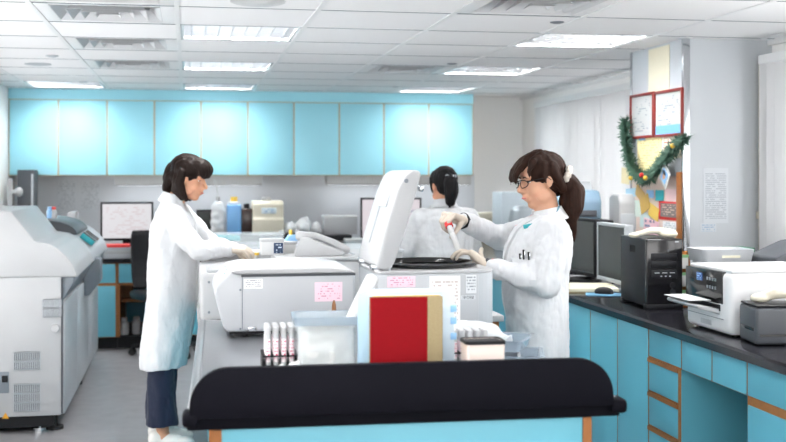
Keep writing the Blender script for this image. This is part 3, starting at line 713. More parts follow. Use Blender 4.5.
# lid: hinged along the left side, leaning right at the top
lt = R(16.5); ax = Vector((math.sin(lt), 0, math.cos(lt))); nx = Vector((math.cos(lt), 0, -math.sin(lt)))
P0 = Vector((PY(379, 270, Y2).x-.012, 0, ZC+.012))
T = Matrix(((nx.x, 0, ax.x, P0.x), (0, 1, 0, 0), (nx.z, 0, ax.z, P0.z), (0, 0, 0, 1)))
LH = .385
lp = [(0.008, 0), (.045, 0), (.064, .03), (.070, .12), (.070, LH-.02), (.062, LH), (.03, LH-.004), (.008, LH-.03), (-.002, LH-.09), (-.004, .1), (0, .02)]
Ld = build(MB().prism(lp, 'Y', Y2+.01, B2-.01, .012, 3, T=T), 'lid', 'white', t, world=True)
build(MB().box(-.009, .0, Y2+.12, B2-.1, LH-.16, LH-.11, .003, T=T).box(-.008, -.003, Y2+.25, Y2+.256, .08, LH-.14, T=T), 'lid_recess', 'lgrey', Ld, world=True)
build(MB().cyl((.02, Y2+.012, LH-.05), (.02, Y2+.006, LH-.05), .008, T=T), 'lid_pin', 'grey', Ld, world=True)
build(MB().cyl((.068, Y2+.06, LH-.05), (.09, Y2+.06, LH-.055), .009, T=T)  .box(.084, .10, Y2+.045, Y2+.075, LH-.07, LH-.045, .004, T=T), 'lid_catch', 'chrome', Ld, world=True)
build(MB().tube([PY(389, 272, Y2+.03), PY(386, 250, Y2+.03)], .007), 'gas_strut', 'lgrey', t, world=True)
for ya_ in (Y2+.05, B2-.11): build(MB().box(P0.x-.005, P0.x+.07, ya_, ya_+.06, ZC-.002, ZC+.02, .004), 'hinge', 'chrome', t, world=True)

# ---- foreground items on the island, behind the black board
# bin
def on_island(px, d): q = PD(px, 300, d); return Vector((q.x, q.y, IZ+.001))
p = on_island(325.5, 3.28)
t = thing('waste_bin', 'translucent white bin with liner behind the black board', 'bin', p, IA)
w, dp, h = .092, .075, .187
def rr_(w, d, r, n=5):
    o = []
    for (sx, sy, a0) in ((1, -1, -90), (1, 1, 0), (-1, 1, 90), (-1, -1, 180)):
        for k in range(n+1): an = R(a0+90*k/n); o.append((sx*(w-r)+r*math.cos(an), sy*(d-r)+r*math.sin(an)))
    return o
def shell(mb, secs, th=.003, T=None):
    """open tub: secs = [(w, d, z)] bottom to top"""
    n = 24; vs = []; fs = []
    outer = [[(x, y, z) for x, y in rr_(w, d, min(w, d)*.25)] for w, d, z in secs]
    inner = [[(x, y, max(z, secs[0][2]+th)) for x, y in rr_(w-th, d-th, min(w, d)*.25)] for w, d, z in secs]
    allr = outer+inner[::-1]
    for r_ in allr: vs += r_
    for i in range(len(allr)-1):
        for j in range(n): jj = (j+1) % n; fs.append((i*n+j, i*n+jj, (i+1)*n+jj, (i+1)*n+j))
    fs.append(list(range(n))[::-1]); fs.append([(len(allr)-1)*n+j for j in range(n)])
    return mb.add(vs, fs, T)
build(shell(MB(), [(w*.86, dp*.86, 0), (w*.97, dp*.97, h*.86), (w*.97, dp*.97, h)]), 'tub', 'clear', t)
build(shell(MB(), [(w+.004, dp+.004, h-.022), (w+.006, dp+.006, h+.002)], .005), 'rim', 'tray', t)
fuse(MB().box(-w*.84, w*.84, -dp*.84, dp*.84, .006, h*.84, .02, 3).ell((-.03, -.02, h*.78), (.045, .04, .03)).ell((.03, .01, h*.8), (.04, .045, .025)), 'liner', 'liner', t, .007, 3, lambda c, n: min(.004, .006*noise.noise(c*30)))
# white paper roll leaning in the bin against the lid
a, b_ = PD(346, 330, 3.28), PD(373, 277, 3.42)
t = thing('paper_roll', 'long white paper roll leaning out of the bin', 'roll', a, 0)
d_ = b_-a
build(MB().tube([(0, 0, 0), d_*.5, d_*.97], [.017, .020, .021], 14), 'roll', 'paper', t); build(MB().tube([d_*.96, d_*1.01], [.012, .012], 12), 'core', 'lgrey', t)
# red log book
p = on_island(406, 3.06)
t = thing('log_book', 'red log book with khaki spine standing on the island', 'book', p, IA)
hb = PD(400, 296.5, 3.06).z-IZ-.001
xl, xm, xr2 = -.1, .0575, .1
build(MB().box(xl, xm, -.0125, -.009, 0, hb), 'cover', 'red', t); build(MB().box(xm, xr2, -.0135, -.009, 0, hb, .001).box(xr2-.003, xr2, -.0135, .012, 0, hb, .001), 'spine_cloth', 'khaki', t)
build(MB().box(xl+.004, xr2-.004, -.009, .009, .004, hb-.005), 'pages', 'pad', t); build(MB().box(xl, xr2-.003, .009, .012, 0, hb), 'back_cover', 'khaki', t)
build(MB().box(xr2-.012, xr2-.007, -.0142, -.0133, .01, .075), 'spine_print', print_mat('spine_print', (168, 152, 116), (60, 50, 40), 14, cols=2, thr=.4), t)
# folders behind it
for k, (px, d, wd, py, m, lab) in enumerate(((406, 3.12, .19, 295, 'yellow', 'thin yellow folder edge just behind the red log book'), (400, 3.17, .24, 292, 'bluef', 'pale blue sleeve folder behind the yellow folder'), (413, 3.23, .24, 288, 'sleeve', 'whitish clear sleeve folder, rearmost behind the log book'))):
    if m == 'bluef': M[m] = mat('pale_blue_folder', (176, 208, 232), .35)
    if m == 'sleeve': M[m] = mat('white_sleeve', (188, 202, 212), .3)
    p = on_island(px, d); z = PD(px, py, d).z-IZ-.001
    t = thing('document_folder', lab, 'folder', p, IA, 'folders behind the red log book')
    build(MB().box(-wd/2, wd/2, -.010, -.007, 0, z, .001).box(-wd/2, wd/2, .007, .010, 0, z-.006, .001), 'cover', m, t)
    build(MB().box(-wd/2+.004, wd/2-.006, -.0065, .0065, 0.002, z-.012), 'sheets', 'paper', t)
    if k == 2:
        for zz in (.12, .165, .2): build(MB().box(wd/2-.012, wd/2+.006, -.011, -.0095, zz, zz+.02, .001), 'index_tab', 'sky', t)
# tube racks
def tube_rack(px, d, nx_, ny_, label, glabel, capm, grp, rackm, sp=.021, tz=.10):
    p = on_island(px, d)
    t = thing('tube_rack', label, 'rack', p, IA)
    w, dp = nx_*sp/2+.006, ny_*sp/2+.006
    build(MB().box(-w, w, -dp, dp, 0, .008), 'base', rackm, t)
    for z in (.03, .06):
        pl = MB()
        for i in range(nx_+1): x = -nx_*sp/2+i*sp; pl.box(x-.003, x+.003, -dp, dp, z, z+.004)
        for j in range(ny_+1): y = -ny_*sp/2+j*sp; pl.box(-w, w, y-.003, y+.003, z, z+.004)
        build(pl, 'plate', rackm, t)
    for x in (-w, w-.004): build(MB().box(x, x+.004, -dp, dp, 0, .064), 'end_plate', rackm, t)
    first = None
    lm = print_mat('tube_label_'+grp[:4], (238, 226, 230), (206, 90, 120), 7, cols=5, thr=.5)
    for i in range(nx_):
        for j in range(ny_):
            loc = t.matrix_basis @ Vector((-nx_*sp/2+(i+.5)*sp, -ny_*sp/2+(j+.5)*sp, .009))
            if not first:
                first = thing('sample_tube', glabel, 'tube', loc, IA, grp)
                build(MB().lathe([(0, 0), (.005, .001), (.0075, .006), (.0075, tz), (0, tz)], 14), 'body', 'clear2', first)
                build(MB().lathe([(0, .035), (.0079, .035), (.0079, tz-.015), (0, tz-.015)], 14), 'label', lm, first)
                build(MB().lathe([(0, tz), (.0092, tz), (.0092, tz+.018), (.007, tz+.02), (0, tz+.02)], 14), 'cap', capm, first)
            else: dup(first, loc, IA)
tube_rack(279, 3.36, 4, 5, 'dark tube rack left of the white bin', 'white-capped sample tube in the rack left of the white bin', 'white', 'sample tubes in the left rack', 'dark', .0235, .118)
tube_rack(468, 3.40, 5, 3, 'dark tube rack right of the red log book', 'pale-capped sample tube in the rack right of the log book', 'white', 'tubes in the right rack', 'dark', .0235, .10)
t = thing('film_wrap', 'crumpled clear film lying between tubes and bin', 'film', on_island(284, 3.2), IA)
fuse(MB().ell((0, 0, .025), (.045, .03, .028)).ell((.03, .0, .03), (.03, .03, .03)), 'film', 'bag', t, .005, 2, lambda c, n: .012*noise.noise(c*40))
# cream pot with dark opening
p = on_island(482.5, 3.06)
t = thing('cream_caddy', 'small cream box with dark open top on the island', 'box', p, IA)
build(shell(MB(), [(.050, .04, 0), (.054, .044, .145)], .004), 'body', mat('cream_caddy', (232, 216, 208), .5), t); build(MB().box(-.044, .044, -.036, .036, .128, .133), 'dark_inset', 'rubber', t)  # dark sheet fills the open top
build(shell(MB(), [(.055, .045, .139), (.0555, .0455, .148)], .005), 'rim', 'dark', t)
# clear trays and bag at the right
for k, (px, d, rz, tilt, lab, zz) in enumerate(((506, 3.62, 62, -10, 'upper smoky clear tray behind the cream box', .038), (519, 3.55, 74, 0, 'lower clear tray at the right edge of the island', 0))):
    p = on_island(px, d)
    t = thing('clear_tray', lab, 'tray', p+Vector((0, 0, zz)), R(rz), 'clear trays at the right edge')
    build(shell(MB(), [(.085, .06, 0), (.095, .068, .035), (.105, .078, .036)], .003), 'tray_body', 'tray', t)
    build(MB().box(-.08, .08, -.004, .004, .003, .03), 'divider', 'lgrey', t)
p = on_island(472, 3.68)
t = thing('plastic_bag', 'crumpled clear bag behind the right tube rack', 'bag', p, IA)
fuse(MB().ell((0, 0, .065), (.11, .06, .05)).ell((.05, 0, .05), (.09, .055, .036)), 'film', 'clear2', t, .008, 2, lambda c, n: .012*noise.noise(c*22))
t = thing('teal_card', 'teal plastic wedge at the foot of the log book', 'wedge', on_island(450, 3.02), IA)
build(MB().prism([(-.03, 0), (.03, 0), (-.03, .05)], 'Y', -.003, .003, .001), 'card', 'teal', t)
p = on_island(334, 3.85)
t = thing('dropper_bottle', 'small brown dropper bottle between bin and centrifuge', 'bottle', p, 0)
build(MB().lathe([(0, 0), (.014, 0), (.014, .10), (.008, .11), (.008, .115), (0, .115)], 18), 'body', 'brown', t); build(MB().lathe([(0, .115), (.009, .115), (.007, .15), (.003, .165), (0, .165)], 14), 'dropper', 'cork', t)
# ------------------------------------------------------------ big analyzer at left
NY = 6.5
def A(px, py): q = PY(px, py, NY); return (q.x, q.z)
t = thing('laboratory_analyzer', 'large white floor-standing analyzer at left edge', 'equipment', (-1.1, 7.5, 0))
xc = A(64, 0)[0]; zb = .10; zs = A(0, 277)[1]
FY = 8.9
build(MB().box(-1.5, xc-.014, NY, FY, zb, zs-.003, .008), 'lower_body', 'white', t, world=True)
build(MB().box(-1.5, xc-.06, NY+.05, FY-.05, .03, zb), 'plinth', 'dark', t, world=True)
up = [(-1.5, zs), (-1.5, A(0, 211)[1]), A(11, 211), A(35, 241.6)]+[A(*q) for q in ((48, 243.5), (58, 248.5), (67, 256.5), (74, 266), (78, 277))]
build(MB().prism(up, 'Y', NY-.004, 7.6, .010, 3), 'upper_housing', 'white', t, world=True)
low = [(-1.5, zs), (-1.5, A(0, 236)[1]), A(20, 239), A(35, 241.6)]+[A(*q) for q in ((48, 243.5), (58, 248.5), (67, 256.5), (74, 266), (78, 277))]
build(MB().prism(low, 'Y', 7.6, FY, .010, 3), 'rear_housing', 'lgrey', t, world=True)
# dark rounded sample cover on the rear part
dc = []
for k in range(13):
    a = R(180*k/12); dc.append((-.93+.22*math.cos(a), A(0, 243)[1]-.02+.10*math.sin(a)))
build(MB().prism(dc, 'Y', 7.65, 8.45, .01), 'sample_cover', 'dgrey', t, world=True)
build(MB().box(-.86, -.80, 8.5, 8.7, 1.07, 1.17, .01), 'reagent_lid', 'white', t, world=True)
# grey recessed band and door panels on the aisle side
build(MB().prism([(xc-.03, zs-.14), (xc-.01, zs-.14), (xc+.055, zs-.03), (xc+.055, zs-.002), (xc-.03, zs-.002)], 'Y', NY+.01, FY-.02, .004), 'grey_band', 'grey', t, world=True)
dy = [NY+.004, 7.25, 8.05, FY-.01]
for k in range(3): build(MB().box(xc-.010, xc+.004, dy[k]+.004, dy[k+1]-.004, zb+.005, zs-.145, .008), 'door_panel', 'whiteb', t, world=True)
build(MB().box(xc-.016, xc-.006, NY-.002, NY+.004, zb+.01, zs-.01), 'door_gap', 'dgrey', t, world=True)
def vent(a, b_, rows_):
    p, q = A(*a), A(*b_); o = MB(); fr = MB().box(p[0], q[0], NY-.003, NY+.002, q[1], p[1])
    v = build(fr, 'vent_grille', 'vent', t, world=True)
    h = (p[1]-q[1])/rows_; n = 14
    for r_ in range(rows_):
        z1 = p[1]-r_*h; o.box(p[0], q[0], NY-.006, NY-.002, z1-.006, z1); o.box(p[0], q[0], NY-.006, NY-.002, z1-h, z1-h+.004)
        for i in range(n+1): x = p[0]+(q[0]-p[0])*i/n; o.box(x-.0022, x+.0022, NY-.006, NY-.002, z1-h, z1)
    build(o, 'vent_bars', 'lgrey', v, world=True)
vent((43, 299), (61, 317), 2); vent((14, 352), (40, 369.5), 2); vent((14, 384), (40, 411), 3)
p = A(55.5, 328); build(MB().cyl((p[0], NY+.002, p[1]), (p[0], NY-.02, p[1]), .024, .02, 24), 'round_knob', 'white', t, world=True)
p, q = A(-4, 372), A(9, 393); build(MB().box(p[0], q[0], NY-.004, NY+.002, q[1], p[1], .002), 'socket_plate', 'grey', t, world=True)
p, q = A(2, 375.5), A(8, 382); build(MB().box(p[0], q[0], NY-.010, NY-.003, q[1], p[1], .002), 'power_switch', 'dark', t, world=True)
p, q, r_ = A(2, 418.5), A(9, 418.5), A(5.5, 412.5)
build(MB().prism([p, q, r_], 'Y', NY-.002, NY+.001), 'warning_triangle', 'orange', t, world=True)
for (px, y) in ((38, NY+.1), (53, NY+.12), (40, FY-.1)):
    x = A(px, 0)[0] if y < 7 else -1.2
    build(MB().cyl((x, y, 0), (x, y, .02), .045).cyl((x, y, .02), (x, y, .11), .012), 'levelling_foot', 'rubber' if px == 53 else 'chrome', t, world=True)
build(MB().cyl((xc-.08, 8.0, 0), (xc-.08, 8.0, .02), .045).cyl((xc-.08, 8.0, .02), (xc-.08, 8.0, .11), .012), 'levelling_foot', 'rubber', t, world=True)
# grey display on a swing arm at the far end
gx = PY(92, 275, 8.35)
hx0, hx1, hz0, hz1 = PY(83, 0, 7.7).x, PY(101, 0, 7.7).x, PY(90, 296, 7.7).z, PY(90, 258, 7.7).z
build(MB().prism([(xc-.02, hz1), (hx1-.02, hz1), (hx1, hz1-.01), (hx1, hz0+.10), (hx0+.04, hz0), (hx0, hz0), (hx0, hz1-.06), (xc-.02, hz1-.06)], 'Y', 7.7, 7.85, .01), 'side_hopper', 'grey', t, world=True)
# small reagent bottles on the machine
for k, (px, py, lab, m, z) in enumerate(((50, 222, 'small blue capped reagent bottle on the analyzer', 'sky', 0), (54, 222, 'small white reagent bottle with pink label on the analyzer', 'white', 0))):
    p = PY(px, py, 8.0); t2 = thing('reagent_bottle', lab, 'bottle', (p.x, 8.0, 1.145-.0), 0)
    build(MB().lathe([(0, -.06), (.022, -.06), (.022, .05), (.012, .06), (0, .06)], 16), 'body', m, t2); build(MB().cyl((0, 0, .06), (0, 0, .08), .014), 'cap', 'redp' if k else 'sky', t2)
ck = [PY(x, y, 7.9) for x, y in ((66, 258), (80, 247))]
for k, (o, m, lab) in enumerate(((0, 'teal', 'teal sample cartridge on the analyzer loading edge'), (.045, 'paper', 'white striped sample cartridge on the analyzer loading edge'), (.09, 'cork', 'tan sample cartridge on the analyzer loading edge'))):
    t2 = thing('sample_cartridge', lab, 'cartridge', (-.665, 7.75+o*3, 1.0), 0, 'cartridges on the analyzer')
    build(MB().box(-.05, .05, -.05, .05, 0, .035, .004, T=Matrix.Rotation(R(38), 4, 'Y')), 'body', m, t2); build(MB().box(-.05, .05, -.02, .02, .035, .042, .003, T=Matrix.Rotation(R(38), 4, 'Y')), 'lid', 'dgrey', t2)

# ------------------------------------------------------------ right bench
XB, RZ = 1.90, .85
t = thing('worktop', 'black worktop along the window side carrying printers and computers', 'worktop', (2.5, 6, RZ-.04))
sec = [(1.865, RZ-.038), (1.865, RZ-.012), (1.872, RZ-.003), (1.885, RZ), (WX1-.002, RZ), (WX1-.002, RZ-.04), (1.875, RZ-.04)]
build(MB().prism(sec, 'Y', 1.8, 5.79).prism([(a if a < 3 else PX0-.008, b_) for a, b_ in sec], 'Y', 5.79, 6.55).prism(sec, 'Y', 6.55, WY1-.03), 'slab', 'btop', t, world=True)
yb = [PX(p, 350, XB).y for p in (558, 590, 617, 648, 681, 711.5, 746.5)]   # far to near
yb = [9.45, 7.6]+yb
yb[2:3] = [yb[2]]
X2 = 2.62
def runit(label, y1, y0, parts):
    t = thing('base_cabinet', label, 'cabinet', ((XB+X2)/2, (y0+y1)/2, 0), 0, 'blue base cabinets on the window side')
    if parts == 'door':
        build(MB().box(XB+.003, X2, y0, y1, .1, RZ-.042), 'carcass', 'wood', t, world=True)
        build(MB().box(XB, XB+.02, y0+.005, y1-.005, .105, RZ-.0425, .002), 'door', 'blue', t, world=True)
    if parts == 'drawers':
        build(MB().box(XB+.003, X2, y0, y1, .1, RZ-.042), 'carcass', 'wood', t, world=True)
        build(MB().box(XB-.002, XB+.03, y0, y0+.022, .1, RZ-.165), 'side_edge', 'wood', t, world=True)
        zz = [RZ-.0425, RZ-.205, RZ-.215, RZ-.215]
        tops = [RZ-.0425, .664, .522, .380, .238]; bots = [.690, .548, .405, .263, .12]
        lg = MB()
        for zz_ in (.667, .525, .383, .241): lg.box(XB-.006, XB+.02, y0+.022, y1-.004, zz_, zz_+.016)
        build(MB().box(XB+.001, X2, y0-.004, y0-.0005, 0, RZ-.166), 'side_panel', 'blue', t, world=True)
        for zz_ in (.667, .525, .383, .241): build(MB().box(XB-.006, XB+.02, y0+.022, y1-.004, zz_, zz_+.016), 'ledge', 'wood', t, world=True)
        for a, b_ in zip(tops, bots): build(MB().box(XB, XB+.02, y0+(.024 if a < RZ-.1 else .005), y1-.008, b_, a, .002), 'drawer', 'blue', t, world=True)
    if parts == 'knee':
        build(MB().box(XB+.003, X2, y0, y1, RZ-.165, RZ-.042), 'apron_carcass', 'wood', t, world=True)
        m = (y0+y1)/2 if y1-y0 > .45 else None
        ys = [y0, knee_mid, y1]
        for a, b_ in zip(ys[:-1], ys[1:]): build(MB().box(XB, XB+.02, a+.005, b_-.005, RZ-.163, RZ-.0425, .002), 'drawer', 'blue', t, world=True)
        build(MB().box(X2-.02, X2, y0, y1, .0, RZ-.19), 'back_panel', 'blue', t, world=True)
    if parts == 'end':
        build(MB().box(XB+.003, X2, y0, y1, .1, RZ-.042), 'carcass', 'wood', t, world=True)
        build(MB().box(XB, XB+.02, y0+.005, y1-.005, RZ-.163, RZ-.0425, .002), 'drawer', 'blue', t, world=True)
        build(MB().box(XB, XB+.02, y0+.005, y1-.005, .105, RZ-.195, .002), 'door', 'blue', t, world=True)
        build(MB().box(XB+.022, X2, y1-.012, y1, .0, RZ-.19), 'side_panel', 'blue', t, world=True)
    if parts != 'knee': build(MB().box(XB+.06, X2, y0, y1, 0, .1), 'plinth', 'dark', t, world=True)
knee_mid = yb[7]
runit('blue base cabinet door farthest back on the window side', yb[0], yb[1], 'door')
runit('blue base cabinet door seen left of the right woman\'s coat, behind the table', yb[1]-.002, yb[2], 'door')
runit('narrow blue base cabinet door right beside the right woman\'s coat', yb[2]-.002, yb[3], 'door')
runit('blue base cabinet door below the mouse pad', yb[3]-.002, yb[4], 'door')
runit('tall blue base cabinet door left of the drawer stack', yb[4]-.002, yb[5], 'door')
runit('stack of blue drawers with wooden ledges below the white printer', yb[5]-.002, yb[6], 'drawers')
runit('pair of blue apron drawers over the open kneehole', yb[6]-.002, yb[8], 'knee')
runit('blue base cabinet at right edge with wood strip under its drawer', yb[8]-.002, 2.2, 'end')

# white printer: front (control panel, tray) faces the room
q = PZ(730, 338.5, RZ); yN = q.y; xN = q.x
yF = PX(686, 300, xN).y
XR = xN+.42
zt = PX(686, 262.5, xN).z
t = thing('printer', 'white laser printer with black control panel on the black worktop', 'printer', ((xN+XR)/2, (yN+yF)/2, RZ))
build(MB().box(xN, XR, yN, yF, RZ+.008, zt-.012, .022, 4), 'body', 'prwhite', t, world=True)
build(MB().box(xN+.01, XR-.01, yN+.01, yF-.01, zt-.014, zt, .006), 'top_cover', 'prwhite', t, world=True)
zz = lambda y: PX(700, y, xN).z
build(MB().box(xN-.004, xN+.02, PX(723, 0, xN).y, yF-.004, zz(299), zz(268), .003), 'control_panel', 'gloss', t, world=True)
build(MB().box(xN-.006, xN-.003, (yN+yF)/2+.03, (yN+yF)/2+.08, zz(280), zz(272), .001), 'display', print_mat('printer_display', (60, 90, 140), (150, 190, 230), 4, ha='Y', cols=5), t, world=True)
kb = MB()
for i in range(4):
    for j in range(2): y = yN+.10+i*.022; kb.box(xN-.0065, xN-.003, y, y+.01, zz(278+j*8), zz(275+j*8))
build(kb, 'buttons', 'grey', t, world=True)
build(MB().box(xN-.003, xN+.03, yN+.075, yF-.012, zz(306), zz(300), .001), 'output_slot', 'dark', t, world=True)
tr = build(MB().prism([(xN+.02, zz(305)), (xN-.085, zz(299.5)), (xN-.09, zz(301)), (xN-.085, zz(303)), (xN+.02, zz(311))], 'Y', yN+.08, yF-.015, .004), 'output_tray', 'white', t, world=True)
build(MB().box(xN-.03, xN+.0, yN+.085, yF-.02, zz(306), zz(303), .002), 'tray_insert', 'dark', tr, world=True)
build(MB().box(xN-.003, xN+.01, yN+.05, yF-.01, zz(313.5), zz(313)-.0, .0), 'drawer_seam', 'grey', t, world=True)
build(MB().box(xN-.004, xN+.01, (yN+yF)/2-.04, (yN+yF)/2+.05, zz(322), zz(317), .003), 'drawer_grip', 'lgrey', t, world=True)
for (x, y) in ((xN+.05, yN+.05), (XR-.05, yN+.05), (xN+.05, yF-.05), (XR-.05, yF-.05)): build(MB().cyl((x, y, RZ), (x, y, RZ+.012), .016), 'rubber_foot', 'rubber', t, world=True)
tag(build(MB().box(xN-.105, xN-.015, yN+.12, yF-.03, zz(297), zz(296.2), T=None), 'paper_sheet', 'paper'), 'white paper sheet resting on the printer output tray', 'paper')
# things behind the printer
q = PD(720, 262, 4.9); t = thing('paper_tray', 'white wire paper tray behind the white printer', 'tray', (q.x, q.y, RZ), R(-4))
build(shell(MB(), [(.11, .09, .22), (.12, .10, .275)], .004).box(-.1, .1, -.08, .08, 0, .22, .01), 'body', 'whiteb', t); build(MB().box(-.095, .095, -.075, .07, .235, .25, .001), 'sheets', 'paper', t)
build(MB().box(-.03, .05, -.098, -.092, .24, .25), 'front_label', 'pad', t)
q = PD(742, 262, 5.0); t = thing('card_index', 'dark green ridged card index behind the white printer', 'box', (q.x+.05, q.y+.13, RZ), 0)
build(MB().box(-.06, .06, -.07, .07, 0, .24, .006), 'body', mat('green_box', (62, 100, 84), .5), t)
cd = MB()
for k in range(8): cd.box(-.05, .05, -.06+k*.016, -.052+k*.016, .24, .265)
build(cd, 'cards', mat('green_cards', (88, 128, 108), .6), t)
q = PD(778, 262, 4.6); t = thing('fax_machine', 'dark grey machine behind printer at the right edge of photo', 'equipment', (q.x+.29, q.y+.16, RZ), R(-3))
build(MB().prism([(-.26, 0), (.24, 0), (.24, .31), (.0, .325), (-.12, .31), (-.26, .25)], 'Y', -.11, .14, .012), 'body', 'dgrey', t); build(MB().box(.0, .2, -.09, .1, .32, .37, .008), 'handset_cradle', 'dark', t)
build(MB().box(-.22, .2, -.115, -.105, .16, .2, .003), 'output_slot', 'dark', t)
# dark label printer with cream scanner at near right
q = PZ(768, 346, RZ)+Vector((.055, -.02, 0)); t = thing('label_printer', 'dark grey label printer at right edge beside the white printer', 'printer', (q.x, q.y, RZ), R(-8))
build(MB().box(-.105, .14, -.0, .17, .004, .135, .014, 3), 'body', 'dgrey', t); build(MB().box(-.1, .135, .005, .165, .135, .142, .006), 'lid', 'dark', t)
build(MB().box(-.107, -.1, .02, .15, .05, .062, .002), 'slot', 'gloss', t); build(MB().box(-.09, .12, -.003, .002, .035, .042), 'seam', 'gloss', t)
q2 = q+Vector((.02, .08, .142)); t = thing('barcode_scanner', 'cream handheld scanner lying on the dark label printer', 'scanner', q2, R(-20))
fuse(MB().chain([(-.085, 0, .016), (-.05, 0, .022), (-.01, .0, .036), (.05, .0, .034), (.11, .0, .03)], [.015, .018, .022, .018, .018]).ell((-.065, 0, .016), (.035, .03, .016)), 'body', 'cream', t, .005, 4)
build(MB().tube([(.12, 0, .03), (.15, .02, .012), (.17, .06, .008)], .004), 'cord', 'cream', t)
# PC tower
q = PZ(646, 309.5, RZ)
zt = PD(646, 239, math.hypot(1, 0)*(EYE-RZ)*F/(309.5-174)).z
t = thing('computer_tower', 'black desktop computer tower standing in front of the notice pillar', 'computer', q, R(-3))
w = .165; h = zt-RZ; dp = .34
build(MB().box(0, w, 0.012, dp, .012, h, .006), 'case', 'dark', t); build(MB().box(-.002, w+.002, -.008, .014, .012, h, .008, 3), 'front_bezel', 'gloss', t)
for k, (a, b_) in enumerate(((.80, .70), (.69, .59))): build(MB().box(.02, w-.025, -.012, -.006, h*b_, h*a, .002), 'drive_bay', 'dark', t)
build(MB().box(.02, w-.025, -.012, -.006, h*.44, h*.56, .002), 'card_reader', 'dark', t)
cr = MB()
for i in range(3): cr.box(.035+i*.035, .058+i*.035, -.0135, -.0115, h*.515, h*.525)
for i in range(3): cr.box(.062+i*.02, .07+i*.02, -.0135, -.0115, h*.465, h*.48)
build(cr, 'ports', 'lgrey', t)
for z in (.16, .25, .34): build(MB().cyl((w-.045, -.006, h*z), (w-.045, -.013, h*z), .014), 'button', 'dark', t)
build(MB().box(-.004, w+.004, -.012, .03, 0.0, .024, .006), 'foot_rail', 'dark', t)
build(MB().box(-.004, w+.004, dp-.04, dp, 0, .02, .004), 'foot_rail', 'dark', t)
build(MB().box(w-.035, w-.018, -.0095, -.0075, h*.95, h*.97), 'badge', 'chrome', t)
sv = MB()
for i in range(8): sv.box(-.0025, .001, .14+i*.009, .143+i*.009, h*.78, h*.88)
build(sv, 'side_vent', 'rubber', t)
q2 = t.matrix_basis @ Vector((.06, .08, h)); t = thing('telephone_handset', 'cream telephone handset lying on the black computer tower', 'telephone', q2, R(-12))
fuse(MB().chain([(-.09, 0, .012), (-.05, 0, .022), (0, .0, .034), (.06, .0, .03), (.09, .0, .018)], [.012, .013, .016, .016, .02]).ell((-.085, 0, .012), (.025, .022, .012)).ell((.07, 0, .018), (.045, .03, .018)), 'body', 'cream', t, .005, 4)
# monitors
monD = print_mat('dim_screen', (46, 52, 49), (56, 64, 59), 18, cols=10, thr=.5, rough=.2)
q = PZ(613, 288, RZ); monitor('monitor', 'light grey framed monitor with dark screen left of the computer tower', (2.2, PX(612.5, 0, 2.2).y, RZ), R(-90), .40, .31, 'lgrey', monD, .03)
q = PZ(575, 284, RZ); monitor('monitor', 'black monitor turned aside right behind the right woman\'s back', (2.2, PX(612.5, 0, 2.2).y+.46, RZ), R(-88), .41, .32, 'dark', monD, .03)
# pad, mouse pad, mouse
q = PZ(594, 290, RZ); t = thing('paper_pad', 'cream paper pad in front of the light grey monitor', 'paper', (q.x, q.y, RZ), R(-14))
build(MB().box(-.15, .11, -.16, .16, 0, .006, .001), 'back_board', 'khaki', t); build(MB().box(-.148, .108, -.158, .158, .006, .022, .002), 'sheets', 'pad', t)
q = PZ(606, 294.5, RZ); t = thing('mouse_pad', 'light blue mouse pad at the worktop edge', 'mouse pad', (q.x, q.y, RZ), R(-20)); build(MB().prism(rr_(.10, .085, .02), 'Z', 0, .004, .001), 'pad', mat('mousepad', (84, 134, 166), .8, var=.05), t)
q = PZ(604, 293.5, RZ+.004); t = thing('computer_mouse', 'black computer mouse on the light blue mouse pad', 'mouse', (q.x, q.y, RZ+.004), R(-35))
fuse(MB().ell((0, 0, .008), (.05, .028, .026)).box(-.04, .04, -.02, .02, 0, .01), 'shell', 'dark', t, .004, 4); build(MB().tube([(.045, 0, .01), (.09, .01, .006), (.14, -.03, .004), (.2, 0, .004)], .0025), 'cord', 'dark', t)
# dark equipment rack with blue-grey printer behind the monitors
q = PD(590, 240, 6.7); t = thing('desk_rack', 'black desk rack behind the monitors carrying the blue-grey printer', 'rack', (q.x+.02, q.y+.25, RZ), R(-6))
hz = PD(590, 221, 6.7).z-RZ
build(MB().box(-.20, .17, -.18, .18, hz-.03, hz, .004).box(-.20, .17, -.18, .18, hz*.42, hz*.42+.015).box(-.20, .17, -.18, .18, 0.0, .012), 'shelf', 'dark', t)
for x in (-.2, .15): 
    for y in (-.18, .16): build(MB().box(x, x+.02, y, y+.02, .012, hz-.03), 'post', 'dark', t)
t2 = thing('inkjet_printer', 'blue-grey rounded printer with raised paper support, behind the monitors', 'printer', (q.x-.0, q.y+.22, RZ+hz), R(-8))
build(MB().prism([(-.10, 0), (.14, 0), (.14, .14), (.07, .185), (-.04, .18), (-.10, .12)], 'X', -.15, .13, .018, 3), 'body', mat('bluegrey_plastic', (112, 138, 158), .45), t2)
build(MB().box(-.12, .10, -.104, -.09, .02, .06, .005), 'output_slot', 'dgrey', t2)
build(MB().prism([(.06, .18), (.075, .18), (.15, .235), (.135, .235)], 'X', -.13, .11, .002), 'paper_support', 'lgrey', t2)
q = PD(619, 225, 6.9); t = thing('white_unit', 'white rounded unit between the blue-grey printer and the pillar', 'equipment', (q.x+.08, q.y+.05, RZ), R(-6))
zz_ = PD(619, 194, 6.9).z-RZ
build(MB().prism([(-.12, 0), (.12, 0), (.12, zz_-.02), (.06, zz_), (-.09, zz_), (-.12, zz_-.05)], 'X', -.09, .12, .015, 3), 'body', 'white', t); build(MB().box(-.08, .1, -.126, -.118, zz_*.55, zz_*.75, .004), 'front_panel', 'lgrey', t)
